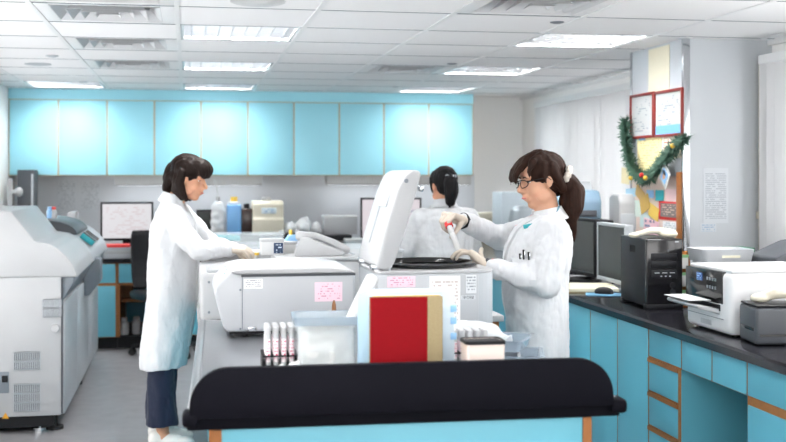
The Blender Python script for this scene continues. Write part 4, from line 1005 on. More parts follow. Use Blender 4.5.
# far end of the bench: pale boxed instrument and grey hood, cream strip device
q = PY(520, 192, 9.3); t = thing('boxed_instrument', 'pale blue-grey instrument case behind right woman\'s face', 'equipment', (q.x+.1, 9.4, RZ), 0)
build(MB().box(-.28, .2, -.15, .15, 0, q.z-RZ, .01), 'case', mat('pale_case', (186, 198, 206), .45), t); build(MB().box(-.28, .2, -.152, -.148, .12, .125), 'case_seam', 'lgrey', t)
q = PY(523, 205, 8.9); t = thing('centrifuge_hood', 'grey rounded hood in front of the pale instrument case', 'equipment', (q.x, 8.9, RZ), 0)
build(MB().lathe([(0, 0), (.12, 0), (.12, .22), (.105, .3), (.07, q.z-RZ-.01), (0, q.z-RZ)], 28), 'hood', mat('hood_grey', (150, 160, 166), .35), t); build(MB().lathe([(.121, .1), (.125, .1), (.125, .13), (.121, .13)], 28), 'band', 'dgrey', t)
q = PY(491, 213, 9.6); t = thing('label_writer', 'cream low device with dark end in front of the back wall corner', 'equipment', (q.x, 9.75, RZ), 0)
build(MB().box(-.10, .14, -.09, .09, .0, q.z-RZ, .008), 'body', 'cream', t); build(MB().box(-.125, -.10, -.08, .08, .02, q.z-RZ-.01, .004), 'end_cap', 'dark', t)
t['label'] = 'cream low device with dark end in front of the white back wall'

# ------------------------------------------------------------ pillar notice board (face at x = PX0)
def B(px, py): q = PX(px, py, PX0); return q.y, q.z
def note(a, b_, name, label, m, off=0, cat='notice', rot=0):
    (y1, z1), (y0, z0) = B(*a), B(*b_)
    cy, cz = (y0+y1)/2, (z0+z1)/2
    T = Matrix.Translation((PX0-.003-off, cy, cz)) @ Matrix.Rotation(R(rot), 4, 'X')
    o = MB().box(-.001, .001, -(y1-y0)/2, (y1-y0)/2, -(z1-z0)/2, (z1-z0)/2, T=T)
    return tag(build(o, name, m), label, cat)
pm = lambda n, p, i, r_=14, c_=8, th=.5: print_mat(n, p, i, r_, ha='Y', cols=c_, thr=th)
# certificate frames
for (a, b_, lab) in (((632, 95.5), (655.5, 137.5), 'left red-framed certificate high on the pillar'), ((656, 92), (684.5, 135.5), 'right red-framed certificate high on the pillar')):
    (y1, z1), (y0, z0) = B(*a), B(*b_); z1 = z1
    t = thing('picture_frame', lab, 'frame', (PX0, (y0+y1)/2, z0), 0, 'red certificate frames')
    fw = .016; D = .018
    o = MB().box(PX0-D, PX0-.002, y0, y0+fw, z0, z1, .003).box(PX0-D, PX0-.002, y1-fw, y1, z0, z1, .003).box(PX0-D, PX0-.002, y0+fw, y1-fw, z0, z0+fw, .003).box(PX0-D, PX0-.002, y0+fw, y1-fw, z1-fw, z1, .003)
    build(o, 'frame', 'frame', t, world=True)
    build(MB().box(PX0-.008, PX0-.002, y0+fw, y1-fw, z0+fw, z1-fw), 'certificate', pm('certificate_'+lab[:4], (186, 188, 188), (140, 150, 160), 18, 5, .55), t, world=True)
    if 'right' in lab: build(MB().box(PX0-.010, PX0-.0075, y0+fw, y1-fw, z0+fw, z0+fw+.05), 'blue_band', 'bluec', t, world=True)
note((638, 137), (662, 176), 'notice', 'large yellow notice below the red frames', pm('notice_yellow', (240, 226, 170), (206, 190, 140), 16))
note((640, 135), (646, 140), 'sticker', 'small blue sticker on top of the yellow notice', 'sky', .004, 'sticker')
note((663, 136), (682, 158), 'notice', 'printed notice right of the yellow one', pm('notice_mixed', (236, 226, 206), (190, 120, 110), 9, 5))
note((631, 176), (684, 240), 'notice_backing', 'pale pink backing sheet on lower pillar', mat('backing_sheet', (226, 206, 196), .7), -.001, 'notice')
for k, (a, b_, lab, m, off, rot) in enumerate((
    ((625, 168), (633, 184), 'cream card hanging at the left end of the garland', mat('card_cream', (238, 226, 186), .7), .02, 4),
    ((627, 188), (640, 197), 'pale blue card at left below the garland', mat('card_blue', (170, 208, 228), .6), .004, -3),
    ((637, 188), (646, 200), 'tan paper bow left of the blue pennants', mat('bow_tan', (206, 170, 104), .6), .006, 25),
    ((648, 190), (655, 198), 'left light blue pennant under the garland', 'sky', .006, 0),
    ((657, 190), (665, 201), 'right light blue pennant under the garland', 'teal', .006, 0),
    ((667, 189), (683, 202), 'pink note pinned under the photo card', mat('note_pink', (238, 206, 206), .7), .004, 0),
    ((634, 200), (642, 217), 'white-green small note at left of lower board', mat('note_mint', (216, 230, 222), .7), .004, 0),
    ((642, 196), (651, 212), 'golden ribbon card in the middle of the lower board', mat('ribbon_gold', (208, 172, 92), .5), .008, -20),
    ((650, 205), (660, 219), 'yellow ribbon card right of the golden one', mat('ribbon_yellow', (232, 198, 96), .5), .006, 15),
    ((645, 219), (660, 236), 'pink greeting card with small picture at board foot', pm('card_pink', (240, 200, 210), (120, 130, 160), 4, 4, .55), .004, 6),
    ((660, 201), (681, 221), 'red-bordered photograph low on the pillar', 'redp', .004, 0),
    ((662, 203), (679, 218), 'grey group photograph inside red border', pm('photo_grey', (120, 112, 110), (200, 176, 160), 6, 6), .006, 0),
    ((664, 221), (681, 236), 'white note at the right foot of the board', pm('note_white', (232, 234, 236), (180, 190, 200), 6), .004, 0),
    ((641, 212), (651, 228), 'pale mint leaflet left of the pink card', mat('leaf_mint', (206, 226, 226), .7), .003, 0))):
    note(a, b_, 'paper_note', lab, m, off, 'note', rot)
note((649, 50), (670, 91), 'paper_strip', 'faded cream paper strip above the red frames on the pillar', mat('faded_cream', (228, 222, 200), .7), .0, 'notice')
# photo card
(y, z) = B(673, 176); T = Matrix.Translation((PX0-.05, y, z)) @ Matrix.Rotation(R(38), 4, 'X')
t = thing('photo_card', 'white diamond-hung photo card of a person at right of garland', 'photo', (PX0-.05, y, z))
build(MB().box(-.002, .002, -.055, .055, -.055, .055, .001, T=T), 'card', 'paper', t, world=True); build(MB().box(-.004, -.002, -.034, .034, -.034, .034, T=T), 'print', 'bluec', t, world=True)
build(MB().ell((-.0045, 0, 0), (.001, .018, .022), T=T), 'portrait', 'skin', t, world=True); build(MB().ell((-.0045, .006, .016), (.0012, .022, .014), T=T), 'portrait_hair', 'dark', t, world=True)
# garland: a hanging swag of needles
gp = [(633, 122), (634, 140), (638, 160), (644, 173), (653, 179), (664, 172), (674, 158), (684, 147), (694, 138)]
g3 = [Vector((PX0-.045,)+B(*q)) for q in gp]
def crv(P, t_):
    k = min(int(t_), len(P)-2); f = t_-k; a, b_, c, d = P[max(k-1, 0)], P[k], P[k+1], P[min(k+2, len(P)-1)]
    return .5*(2*b_+(c-a)*f+(2*a-5*b_+4*c-d)*f*f+(3*b_-a-3*c+d)*f**3)
t = thing('garland', 'green artificial pine garland draped below the red frames', 'garland', g3[4])
build(MB().tube([crv(g3, k*.25) for k in range(33)], .008), 'stem', 'leaf', t, world=True)
nd = MB()
for k in range(2600):
    tt = random.random()*7.99; c = crv(g3, tt); d = Vector((random.gauss(-.3, .7), random.gauss(0, 1), random.gauss(0, 1))).normalized()
    L_ = random.uniform(.038, .068); s_ = d.orthogonal().normalized()*.0065; e = c+d*L_
    if e.x > PX0-.004: continue
    o = d.cross(s_).normalized()*.002
    nd.add([c-s_*.5, c+d*L_*.5-s_, e, c+d*L_*.5+s_, c+d*L_*.5+o, c+d*L_*.5-o], [(0, 1, 4), (1, 2, 4), (2, 3, 4), (3, 0, 4), (1, 0, 5), (2, 1, 5), (3, 2, 5), (0, 3, 5)])
nd_o = build(nd, 'needles', 'leaf', t, world=True, smooth=False)
for k, (px, py) in enumerate(((656, 175), (660, 178), (645, 178), (688, 146))):
    q = Vector((PX0-.09,)+B(px, py)); build(MB().ell(q, (.014, .014, .014)), 'berry', 'yellow' if k else 'redp', t, world=True)
# narrow wooden card rack standing beside the tower
t = thing('card_rack', 'narrow wooden card rack with white cards between tower and white printer', 'rack', (2.21, 4.76, RZ), 0)
build(MB().box(-.024, .024, .0, .006, 0, .25).box(-.024, -.020, -.03, .0, 0, .25).box(.020, .024, -.03, .0, 0, .25).box(-.024, .024, -.03, .0, 0, .006), 'case', 'wood', t)
cg = mat('card_green', (120, 170, 120), .6)
for k in range(3):
    z = .012+k*.08; c = build(MB().box(-.019, .019, -.024, -.004, z, z+.062, .002), 'card', 'paper', t)
    build(MB().box(-.0195, .0195, -.0245, -.0035, z+.050, z+.0625), 'card_top', cg, c)
(y1, z1), (y0, z0) = B(678, 172), B(683, 236)
tag(build(MB().box(PX0-.012, PX0-.002, y0, y1, RZ+.002, z1, .002), 'wood_strip', 'wood'), 'vertical wooden edge strip on the notice pillar by its metal corner', 'strip')
# sheets on the pillar's near face
def nface(a, b_, lab, m):
    q, r_ = PY(a[0], a[1], PY0), PY(b_[0], b_[1], PY0)
    tag(build(MB().box(q.x, r_.x, PY0-.003, PY0-.001, r_.z, q.z), 'wall_chart', m), lab, 'chart')
nface((703, 168), (728, 223), 'tall faint printed chart on the near face of the pillar', print_mat('wall_chart_tall', (206, 211, 216), (172, 178, 186), 26, cols=8, thr=.42))
nface((700, 223.5), (716, 232), 'small faint strip under the tall chart on the pillar', print_mat('wall_chart_strip', (206, 211, 216), (150, 176, 200), 4, cols=8, thr=.45))
# ------------------------------------------------------------ people
def V(*a): return Vector(a)
def head_prims(mb, T):
    e = lambda c, r, rot=None: mb.ell(c, r, rot, 24, T)
    e((-.014, 0, .034), (.092, .073, .080)); e((.022, 0, -.028), (.058, .058, .076)); e((.036, 0, .04), (.048, .056, .048))
    e((.048, 0, -.092), (.027, .026, .021)); e((.02, 0, -.07), (.05, .05, .04))
    for s in (-1, 1):
        e((.046, s*.030, -.028), (.032, .029, .034)); e((.02, s*.052, -.062), (.034, .014, .026))
        e((-.006, s*.071, -.004), (.019, .008, .030), Matrix.Rotation(R(-10), 3, 'Y')); e((-.002, s*.071, -.026), (.009, .006, .012))
        e((.066, s*.03, .02), (.016, .022, .008))
        e((.085, s*.011, -.034), (.009, .008, .007))
    mb.cap((.078, 0, .006), (.1, 0, -.026), .008, .0105, 12, T); e((.098, 0, -.030), (.012, .011, .009))
    e((.078, 0, -.056), (.013, .024, .008)); e((.076, 0, -.067), (.012, .020, .007)); e((.072, 0, -.06), (.016, .03, .018))
def hand_prims(mb, M4, side, curl, spread=4, thumb=(48, -25, -20, -25), infl=0.0, cuff=0):
    """side=+1: thumb towards +y. fingers along +x, palm faces -z"""
    f = lambda p: M4 @ Vector((p[0], p[1]*side, p[2]))
    if cuff: mb.cap(f((-cuff, 0, 0)), f((.0, 0, 0)), .029+infl, .026+infl, 14)
    ys = (.031, .0105, -.0105, -.031)
    for y in ys: mb.cap(f((.004, y*.55, 0)), f((.086-abs(y-.0)*.25, y, 0)), .018+infl, .0125+infl, 12)
    mb.cap(f((.02, .012, -.008)), f((.06, -.012, -.008)), .019+infl, .016+infl, 12)
    lens = ((.040, .025, .020), (.044, .028, .021), (.041, .026, .020), (.032, .020, .018))
    for i, y in enumerate(ys):
        c = curl[i]; p = V(.086-abs(y)*.25, y, 0); a = 0; yaw = R(spread*(1.5-i)); r = .0088 if i < 3 else .0076
        for k in range(3):
            a += R(c[k]); d = V(math.cos(a)*math.cos(yaw), math.cos(a)*math.sin(yaw), -math.sin(a)); q = p+d*lens[i][k]
            mb.cap(f(p), f(q), r-.0007*k+infl, r-.0007*(k+1)+infl, 10); p = q
    az, el, b1, b2 = thumb
    p = V(.022, .024, -.006); a = R(az); e_ = R(el)
    for k, (L_, r) in enumerate(((.042, .0125), (.032, .0105), (.027, .0095))):
        d = V(math.cos(e_)*math.cos(a), math.cos(e_)*math.sin(a), math.sin(e_)); q = p+d*L_
        mb.cap(f(p), f(q), r+infl, r*.9+infl, 10); p = q; a += R((b1, b2)[min(k, 1)]); 
def orient(p, xdir, zup):
    x = Vector(xdir).normalized(); z = Vector(zup); z = (z-x*z.dot(x)).normalized(); y = z.cross(x)
    return Matrix(((x.x, y.x, z.x, p[0]), (x.y, y.y, z.y, p[1]), (x.z, y.z, z.z, p[2]), (0, 0, 0, 1)))
def folds(amp, zs=2.2, sd=0.):
    def f(c, n):
        q = Vector((c.x*9+sd, c.y*9, c.z*zs)); a = noise.noise(q)
        q2 = Vector((c.x*17, c.y*17+sd, c.z*7+c.x*9)); b_ = noise.noise(q2)
        k = min(1, max(.3, (1.3-c.z)*2))
        c_ = noise.noise(Vector((c.x*30+c.z*14, c.y*22, c.z*26-c.x*12+sd)))
        return amp*k*(a*1.0-abs(a)*.2+.15)+amp*.6*(b_-.4*abs(b_))-amp*.5*max(0, .35-abs(c_))
    return f
class Surf:
    def __init__(s, o): s.b = BVHTree.FromPolygons([v.co for v in o.data.vertices], [p.vertices[:] for p in o.data.polygons])
    def hit(s, o, d): return s.b.ray_cast(Vector(o), Vector(d).normalized())
def patch(surf, name, grid, d, m, parent, off=.004, th=.004):
    """cloth patch laid on a surface: grid of ray origins, cast along d"""
    nr, nc = len(grid), len(grid[0]); vs = []; d = Vector(d).normalized()
    lay = []
    for r_ in grid:
        for o in r_:
            h = surf.hit(o, d)
            lay.append((h[0] if h[0] is not None else Vector(o)+d*.3)-d*off)
    vs = lay+[v+d*(th+off) for v in lay]; n = nr*nc; fs = []
    for i in range(nr-1):
        for j in range(nc-1):
            a, b_, c, e = i*nc+j, i*nc+j+1, (i+1)*nc+j+1, (i+1)*nc+j; fs += [(a, b_, c, e), (e+n, c+n, b_+n, a+n)]
    bd = [j for j in range(nc)]+[i*nc+nc-1 for i in range(1, nr)]+[(nr-1)*nc+j for j in range(nc-2, -1, -1)]+[i*nc for i in range(nr-2, 0, -1)]
    for k in range(len(bd)): a, b_ = bd[k], bd[(k+1) % len(bd)]; fs.append((b_, a, a+n, b_+n))
    return build(MB().add(vs, fs), name, m, parent)
def face(t, body, T, glasses=False, open_=1.0):
    s = Surf(body); d = (T.to_3x3() @ V(-1, 0, 0)).normalized(); q = T.to_3x3().to_4x4()
    def on(y, z):
        h = s.hit(T @ V(.3, y, z), d); return h[0] if h[0] is not None else T @ V(.08, y, z)
    for k in (-1, 1):
        p = on(k*.031, .002)
        Q = Matrix.Translation(p) @ q
        e = build(MB().ell((-.002, 0, 0), (.005, .0125, .0062*open_), T=Q), 'eye', 'eyew', t); build(MB().ell((.0018, .0, 0), (.002, .0055, .0058*open_), T=Q), 'iris', 'iris', e)
        build(MB().tube([Q @ V(.0035, -.0125, .002), Q @ V(.0045, -.004, .0062*open_), Q @ V(.0045, .005, .0062*open_), Q @ V(.0025, .013, .002)], .0016, 6), 'eyelash', 'iris', e)
        br = [on(k*y, z) for y, z in ((.014, .020), (.024, .0245), (.034, .0245), (.045, .019))]
        build(MB().tube([b_+(-d)*.001 for b_ in br], [.0022, .0026, .0024, .0012], 6), 'eyebrow', 'hairk', t)
    li = [on(y, -.0605+abs(y)*.03) for y in (-.02, -.01, 0, .01, .02)]
    build(MB().tube([p-d*.0008 for p in li], [.002, .0042, .0045, .0042, .002], 8), 'lips', 'lip', t)
    if glasses:
        g = MB(); ln = MB()
        for k in (-1, 1):
            ring = [T @ V(.098-.02*abs(math.cos(a))*(1 if math.cos(a) > 0 else .2), k*(.032+.023*math.cos(a)), -.001+.016*math.sin(a)) for a in [2*math.pi*i/20 for i in range(21)]]
            g.tube(ring, .0018, 6)
            g.tube([T @ V(.082, k*.056, .006), T @ V(.05, k*.071, .008), T @ V(.0, k*.079, .008), T @ V(-.012, k*.078, -.004)], .002, 6)
            ln.add([p for p in ring[:-1]], [tuple(range(20))])
        g.tube([T @ V(.098, -.01, .003), T @ V(.104, 0, .006), T @ V(.098, .01, .003)], .0016, 6)
        go = build(g, 'glasses', 'dark', t)
def limb(mb, a, b_, c, r): mb.cap(a, b_, r[0], r[1]); mb.cap(b_, c, r[1], r[2])
def legs(mb, hips, knees, ankles, r, feet=True):
    for h, k, a in zip(hips, knees, ankles):
        limb(mb, h, k, a, r)
        if feet: mb.cap(a+V(0, 0, -.03), a+V(.10, 0, -.05), .035, .022); mb.ell(a+V(-.02, 0, -.045), (.035, .03, .028))
def shoe(t, a, m='shoe', sole='sole', rz=0):
    b_ = MB(); Q = Matrix.Translation((a.x, a.y, 0)) @ Matrix.Rotation(rz, 4, 'Z')
    b_.ell((-.03, 0, .055), (.048, .040, .05), T=Q).ell((.04, 0, .045), (.075, .042, .04), T=Q).ell((.11, 0, .036), (.06, .044, .032), T=Q).box(-.06, .14, -.03, .03, .012, .04, .01, T=Q)
    o = fuse(b_, 'shoe', m, t, .005, 4)
    out = []
    for k in range(20):
        an = 2*math.pi*k/20; out.append((.048+.122*math.cos(an), (.046-.006*math.cos(an+.6))*math.sin(an)))
    build(MB().prism(out, 'Z', 0.0, .022, .004, T=Q), 'sole', sole, o)
    ls = MB()
    for k in range(3): ls.tube([Q @ V(.055+k*.024, -.03, .066-k*.006), Q @ V(.058+k*.024, 0, .082-k*.008), Q @ V(.055+k*.024, .03, .066-k*.006)], .005, 6)
    build(ls, 'laces', m, o)

def person(name, label, loc, rz, rings, neck, headc, nod, yaw_h, Rarm, Larm, Rh, Lh, hips, knees, ankles, group=None, skin='skin', trou='slate', hem=.13, shoem='shoe'):
    t = thing('person', label, 'person', loc, rz)
    T = Matrix.Translation(headc) @ Matrix.Rotation(R(yaw_h), 4, 'Z') @ Matrix.Rotation(R(nod), 4, 'Y')
    b_ = MB(); head_prims(b_, T)
    b_.cap(neck, headc+V(-.012, 0, -.05), .05, .046); b_.cap(neck+V(0, 0, -.05), neck, .06, .05)
    b_.loft([(cx, cy, z, rx-.025, ry-.03) for cx, cy, z, rx, ry in rings if z > .75 and rx > .06])
    for arm in (Rarm, Larm): limb(b_, arm[0], arm[1], arm[2], (.042, .036, .024))
    legs(b_, hips, knees, ankles, (.075, .05, .034))
    b_.ell(((hips[0].x+hips[1].x)/2, 0, .83), (.09, .13, .09))
    for s, (H_, cu, th) in ((-1, Rh), (1, Lh)):
        hand_prims(b_, H_, 1 if s == -1 else -1, cu, thumb=th, infl=-.0022)
    body = fuse(b_, 'body', skin, t, .006, 3)
    for s, (H_, cu, th) in ((-1, Rh), (1, Lh)):
        g = MB(); hand_prims(g, H_, 1 if s == -1 else -1, cu, thumb=th, infl=.0006, cuff=.02); fuse(g, 'glove', 'gloves', t, .0034, 2)
    # coat
    c = MB(); c.loft(rings, 36)
    for arm in (Rarm, Larm):
        sh, el, wr = arm; inn = sh+(V(rings[-3][0], 0, sh.z-.01)-sh)*.45
        c.cap(inn, sh, .075, .066); c.cap(sh, el, .066, .056); c.cap(el, wr+(el-wr).normalized()*.02, .056, .042)
    coat = fuse(c, 'lab_coat', 'coat', t, .0085, 5, folds(.017, 2.0, loc[0]))
    # trousers
    tr = MB(); tr.ell(((hips[0].x+hips[1].x)/2, 0, .84), (.09, .13, .1))
    for h, k, a in zip(hips, knees, ankles):
        e = a+V(-.005, 0, hem-a.z); tr.cap(h, k, .068, .070); tr.cap(k, V(e.x, e.y, e.z+.075), .070, .082); tr.cyl(V(e.x, e.y, e.z+.09), e, .082, .086, 20)
    fuse(tr, 'trousers', trou, t, .008, 3, folds(.012, 2.5, 3.0))
    for a in ankles: shoe(t, a, shoem)
    return t, T, body, coat
def collar(t, neck, tilt, r=.062, m='coat', open_=40):
    """turned-down collar: open at the front"""
    vs = []; fs = []; n = 28
    Q = Matrix.Translation(neck) @ Matrix.Rotation(R(tilt), 4, 'Y')
    for k in range(n+1):
        a = R(open_+(360-2*open_)*k/n)
        f = math.cos(a)
        for r_, z in ((r*.92, .035), (r*1.0, .04), (r*1.32, -.012-.02*max(0, f)), (r*1.25, -.016-.02*max(0, f)), (r*.92, .0)):
            vs.append(Q @ V(r_*math.cos(a)*1.02, r_*math.sin(a)*1.1, z))
    for k in range(n):
        for j in range(5): jj = (j+1) % 5; fs.append((k*5+j, k*5+jj, (k+1)*5+jj, (k+1)*5+j))
    fs.append((0, 1, 2, 3, 4)); fs.append(tuple(n*5+j for j in (4, 3, 2, 1, 0)))
    return build(MB().add(vs, fs), 'collar', m, t, ang=60)
G = lambda a, b_, c: (a, b_, c)
flat = [(12, 18, 14)]*4
# --- left woman, facing the table to the right
SL = 5.99/F
base = PD(170, 300, 5.99); RZL = -YAW
X = lambda px: (px-170)*SL
Z = lambda py: EYE-(py-174)*SL
rings = [(-.030, 0, .425, .118, .20), (-.026, 0, .5, .122, .205), (-.012, 0, .64, .124, .20), (.006, 0, .80, .130, .195), (.012, 0, .95, .134, .178), (.022, 0, 1.08, .130, .172), (.022, 0, 1.17, .118, .178), (.018, 0, 1.235, .094, .165), (.014, 0, 1.285, .066, .11), (.018, 0, 1.325, .047, .062)]
hc = V(X(190), 0, Z(178))
Ra = (V(.035, -.155, 1.225), V(.185, -.205, 1.055), V(.325, -.06, 1.055)); La = (V(.035, .155, 1.225), V(.19, .21, 1.05), V(.34, .08, 1.04))
Rh = (orient(Ra[2], (1, .10, -.02), (0, -.25, 1)), [(28, 30, 20), (32, 34, 22), (36, 36, 24), (40, 36, 24)], (40, -40, -20, -15))
Lh = (orient(La[2], (1, -.25, -.1), (0, .2, 1)), [(30, 32, 20)]*4, (40, -40, -20, -15))
tL, T, body, coat = person('person', 'woman in white lab coat and navy trousers standing at left, head bent', (base.x, base.y, 0), RZL, rings, V(.02, 0, 1.31), hc, 15, -10, Ra, La, Rh, Lh,
    [V(-.005, -.085, .82), V(-.005, .085, .82)], [V(-.028, -.08, .45), V(-.045, .08, .45)], [V(-.022, -.085, .09), V(-.06, .085, .09)], skin='skin', trou='navy', hem=.125)
face(tL, body, T, open_=.45)
collar(tL, V(.02, 0, 1.305), 14)
h = MB(); e = lambda c, r, rot=None: h.ell(c, r, rot, 22, Tw)
Tw = T
e((-.022, 0, .042), (.100, .083, .086)); e((-.05, 0, -.005), (.07, .076, .07))
e((.055, .0, .075), (.062, .072, .040), Matrix.Rotation(R(28), 3, 'Y')); e((.076, -.01, .05), (.036, .060, .030), Matrix.Rotation(R(48), 3, 'Y'))
Tw = Matrix.Translation(hc)
for s in (-1, 1):
    h.chain([(-.03, s*.068, .03), (-.045, s*.072, -.03), (-.03, s*.066, -.085), (-.008, s*.055, -.115)], [.026, .028, .024, .012], 12, Tw)
    h.chain([(-.055, s*.05, .0), (-.06, s*.055, -.06), (-.04, s*.05, -.11)], [.03, .03, .014], 12, Tw)
h.chain([(-.070, 0, .075), (-.094, 0, .055), (-.112, 0, .0), (-.118, 0, -.05)], [.026, .034, .036, .016], 14, Tw)
h.chain([(-.105, -.02, .0), (-.12, -.02, -.05), (-.105, -.02, -.085)], [.032, .026, .01], 12, Tw)
hd = lambda c, n: .0045*noise.noise(Vector((c.x*50, c.y*90, c.z*16)))
fuse(h, 'hair', 'hairb', tL, .005, 3, hd)
build(MB().tube([Tw @ V(-.083, -.04, .08), Tw @ V(-.088, -.045, .05), Tw @ V(-.09, -.03, .02)], .007, 8), 'hair_clip', 'dark', tL)
# coat details: pocket, front edge, side vent
s = Surf(coat)
patch(s, 'pocket', [[V(-.02+i*.02, -1, .86-j*.035) for i in range(6)] for j in range(5)], (0, 1, 0), 'coat', tL, .005)
patch(s, 'coat_button_strip', [[V(.2, -.02+i*.015, 1.18-j*.05) for i in range(3)] for j in range(14)], (-1, 0, 0), 'coat', tL, .005)

# --- right woman, facing left, holding a sample tube
SR = 4.53/F
base = PD(536, 300, 4.53)
X = lambda px: (536-px)*SR
Z = lambda py: EYE-(py-174)*SR
rings = [(0, 0, .42, .132, .20), (0, 0, .6, .130, .20), (-.006, 0, .8, .128, .195), (.002, 0, .95, .134, .182), (.0, 0, 1.04, .134, .176), (-.012, 0, 1.13, .134, .176), (-.02, 0, 1.19, .126, .180), (-.03, 0, 1.24, .104, .165), (-.042, 0, 1.27, .072, .112), (-.046, 0, 1.298, .054, .068)]
hc = V(X(541), 0, Z(179.4))
Ra = (V(-.03, -.155, 1.225), V(.105, -.32, 1.17), V(X(464), -.14, Z(222)))
La = (V(-.045, .16, 1.225), V(-.015, .215, 1.025), V(X(485), .12, Z(264)))
Rh = (orient(Ra[2], (.55, .5, .25), (-.1, .0, 1)), [(50, 62, 35), (62, 62, 35), (70, 60, 35), (75, 60, 35)], (30, -55, -12, -10))
Lh = (orient(La[2], (1, -.38, .85), (-.75, .1, .9)), [(22, 30, 25), (28, 34, 26), (32, 36, 26), (36, 36, 26)], (38, 20, 18, 12))
RZR = math.pi-YAW
tR, T, body, coat = person('person', 'woman with glasses and ponytail holding a red-capped tube at right', (base.x, base.y, 0), RZR, rings, V(-.045, 0, 1.30), hc, 11, 14, Ra, La, Rh, Lh,
    [V(0, -.085, .82), V(0, .085, .82)], [V(.01, -.09, .45), V(.005, .09, .45)], [V(-.02, -.09, .09), V(-.03, .1, .09)], skin='skin2', trou='slate', hem=.1)
face(tR, body, T, True, .8)
collar(tR, V(-.047, 0, 1.272), 12, .066)
s = Surf(coat)
# shirt showing at the neck and the lapels
patch(s, 'shirt', [[V(.2, (-.5+i/4)*.075*(1-j/6), 1.285-j*.022) for i in range(5)] for j in range(6)], (-1, 0, 0), 'shirt', tR, .006)
for k in (-1, 1):
    patch(s, 'lapel', [[V(.2, k*(.03*(1-j/7)+.008+i*.014*(1.5-j/7)), 1.29-j*.026) for i in range(4)] for j in range(8)], (-1, 0, 0), 'coat', tR, .011, .005)
patch(s, 'coat_button_strip', [[V(.2, -.015+i*.015, 1.09-j*.05) for i in range(3)] for j in range(12)], (-1, 0, 0), 'coat', tR, .005)
build(MB().tube([V(-.085, .055, 1.32), V(-.06, .083, 1.278), V(-.01, .09, 1.25), V(.02, .088, 1.225)], .0045, 8), 'lanyard', mat('lanyard_teal', (92, 128, 146), .6), tR)
h0 = s.hit(V(.045, 1, 1.245), (0, -1, 0))[0]
if h0 is not None: build(MB().box(-.02, .02, -.002, .004, -.008, .008, .002, T=Matrix.Translation(h0) @ Matrix.Rotation(R(10), 4, 'Y')), 'name_tape', 'teal', tR)
patch(s, 'chest_pocket', [[V(.03+i*.016, 1, 1.12-j*.025) for i in range(6)] for j in range(5)], (0, -1, 0), 'coat', tR, .006)
for k, (px, z0, z1) in enumerate(((517, 264, 251), (520, 263, 247), (524.5, 262, 249))):
    hh = s.hit(V(X(px), 1, 1.11), (0, -1, 0))[0]
    if hh is None: continue
    y = hh.y+.008; pn = thing('pen', ('leftmost dark pen in the right woman\'s coat pocket', 'tallest middle dark pen in the right woman\'s coat pocket', 'dark pen nearest her arm in the right woman\'s coat pocket')[k], 'pen', tR.matrix_basis @ V(X(px), y, Z(z0)), RZR, 'pens in the chest pocket')
    L_ = (z0-z1)*SR; build(MB().cyl((0, 0, 0), (.004, 0, L_), .0045, n=10), 'barrel', 'dark', pn); build(MB().box(-.002, .002, .004, .007, L_*.4, L_*.95, .001), 'clip', 'chrome', pn)
# wrist items
w0 = La[2]; dv = (La[1]-La[2]).normalized()
q = dv.to_track_quat('Z', 'Y').to_matrix().to_4x4(); q.translation = w0+dv*.012
build(MB().lathe([(.030, 0), (.036, 0), (.036, .012), (.030, .012)], 24, q), 'wrist_band', 'redp', tR)
q2 = q.copy(); q2.translation = w0-dv*.008; build(MB().lathe([(.028, 0), (.034, 0), (.034, .014), (.028, .014)], 24, q2), 'watch_strap', 'dgrey', tR)
dv = (Ra[1]-Ra[2]).normalized(); q = dv.to_track_quat('Z', 'Y').to_matrix().to_4x4(); q.translation = Ra[2]+dv*.002
build(MB().lathe([(.028, 0), (.035, 0), (.035, .016), (.028, .016)], 24, q), 'watch_strap', 'dark', tR)
# hair
h = MB(); Tw = T
e((-.016, 0, .034), (.096, .081, .080)); e((-.045, 0, .0), (.066, .075, .07)); e((-.06, 0, -.03), (.045, .05, .05))
rnd = random.Random(3)
for k in range(9):
    y = -.058+k*.0095; j = rnd.uniform(-.008, .008); q_ = rnd.uniform(-.012, .012)
    h.chain([(-.01, y*.9, .106-abs(y)*.3), (.05, y*1.1, .094-abs(y)*.3), (.088+j*.4, y*1.2, .064-abs(y)*.2), (.108+j, y*1.25, .030-abs(y)*.1+q_), (.112+j, y*1.3, .008+q_)], [.020, .017, .013, .008, .002], 10, T)
h.chain([(.0, .04, .095), (.05, .062, .078), (.072, .068, .045), (.074, .072, .02)], [.02, .015, .007, .002], 12, T)
for s_ in (-1, 1):
    h.chain([(.0, s_*.066, .06), (.016, s_*.075, .02), (.010, s_*.074, -.012)], [.018, .009, .004], 10, T)
    h.chain([(-.03, s_*.07, .05), (-.04, s_*.075, .0), (-.06, s_*.06, -.05)], [.022, .022, .02], 10, T)
fuse(h, 'hair', 'hairr', tR, .0045, 3, hd)
Tw = Matrix.Translation(hc)
h = MB(); h.chain([(-.095, .02, .016), (-.112, .02, -.008), (-.128, .02, -.05), (-.126, .02, -.11), (-.118, .02, -.165), (-.128, .02, -.215), (-.132, .02, -.25)], [.022, .034, .046, .042, .027, .016, .006], 16, Tw)
h.chain([(-.11, .02, -.02), (-.10, .02, -.09), (-.108, .015, -.16), (-.12, .01, -.21)], [.03, .032, .022, .008], 12, Tw)
fuse(h, 'ponytail', 'hairr', tR, .005, 3, lambda c, n: .007*noise.noise(Vector((c.x*45, c.y*70, c.z*14))))
h = MB()
for k in range(10):
    a = 2*math.pi*k/10; h.ell(V(-.100-.010*math.sin(a), .03+.026*math.cos(a), .018+.026*math.sin(a)), (.015, .014, .014), None, 12, Tw @ Matrix.Rotation(R(-30), 4, 'Y') if False else Tw)
fuse(h, 'scrunchie', 'scr', tR, .004, 2, lambda c, n: .004*noise.noise(c*120))
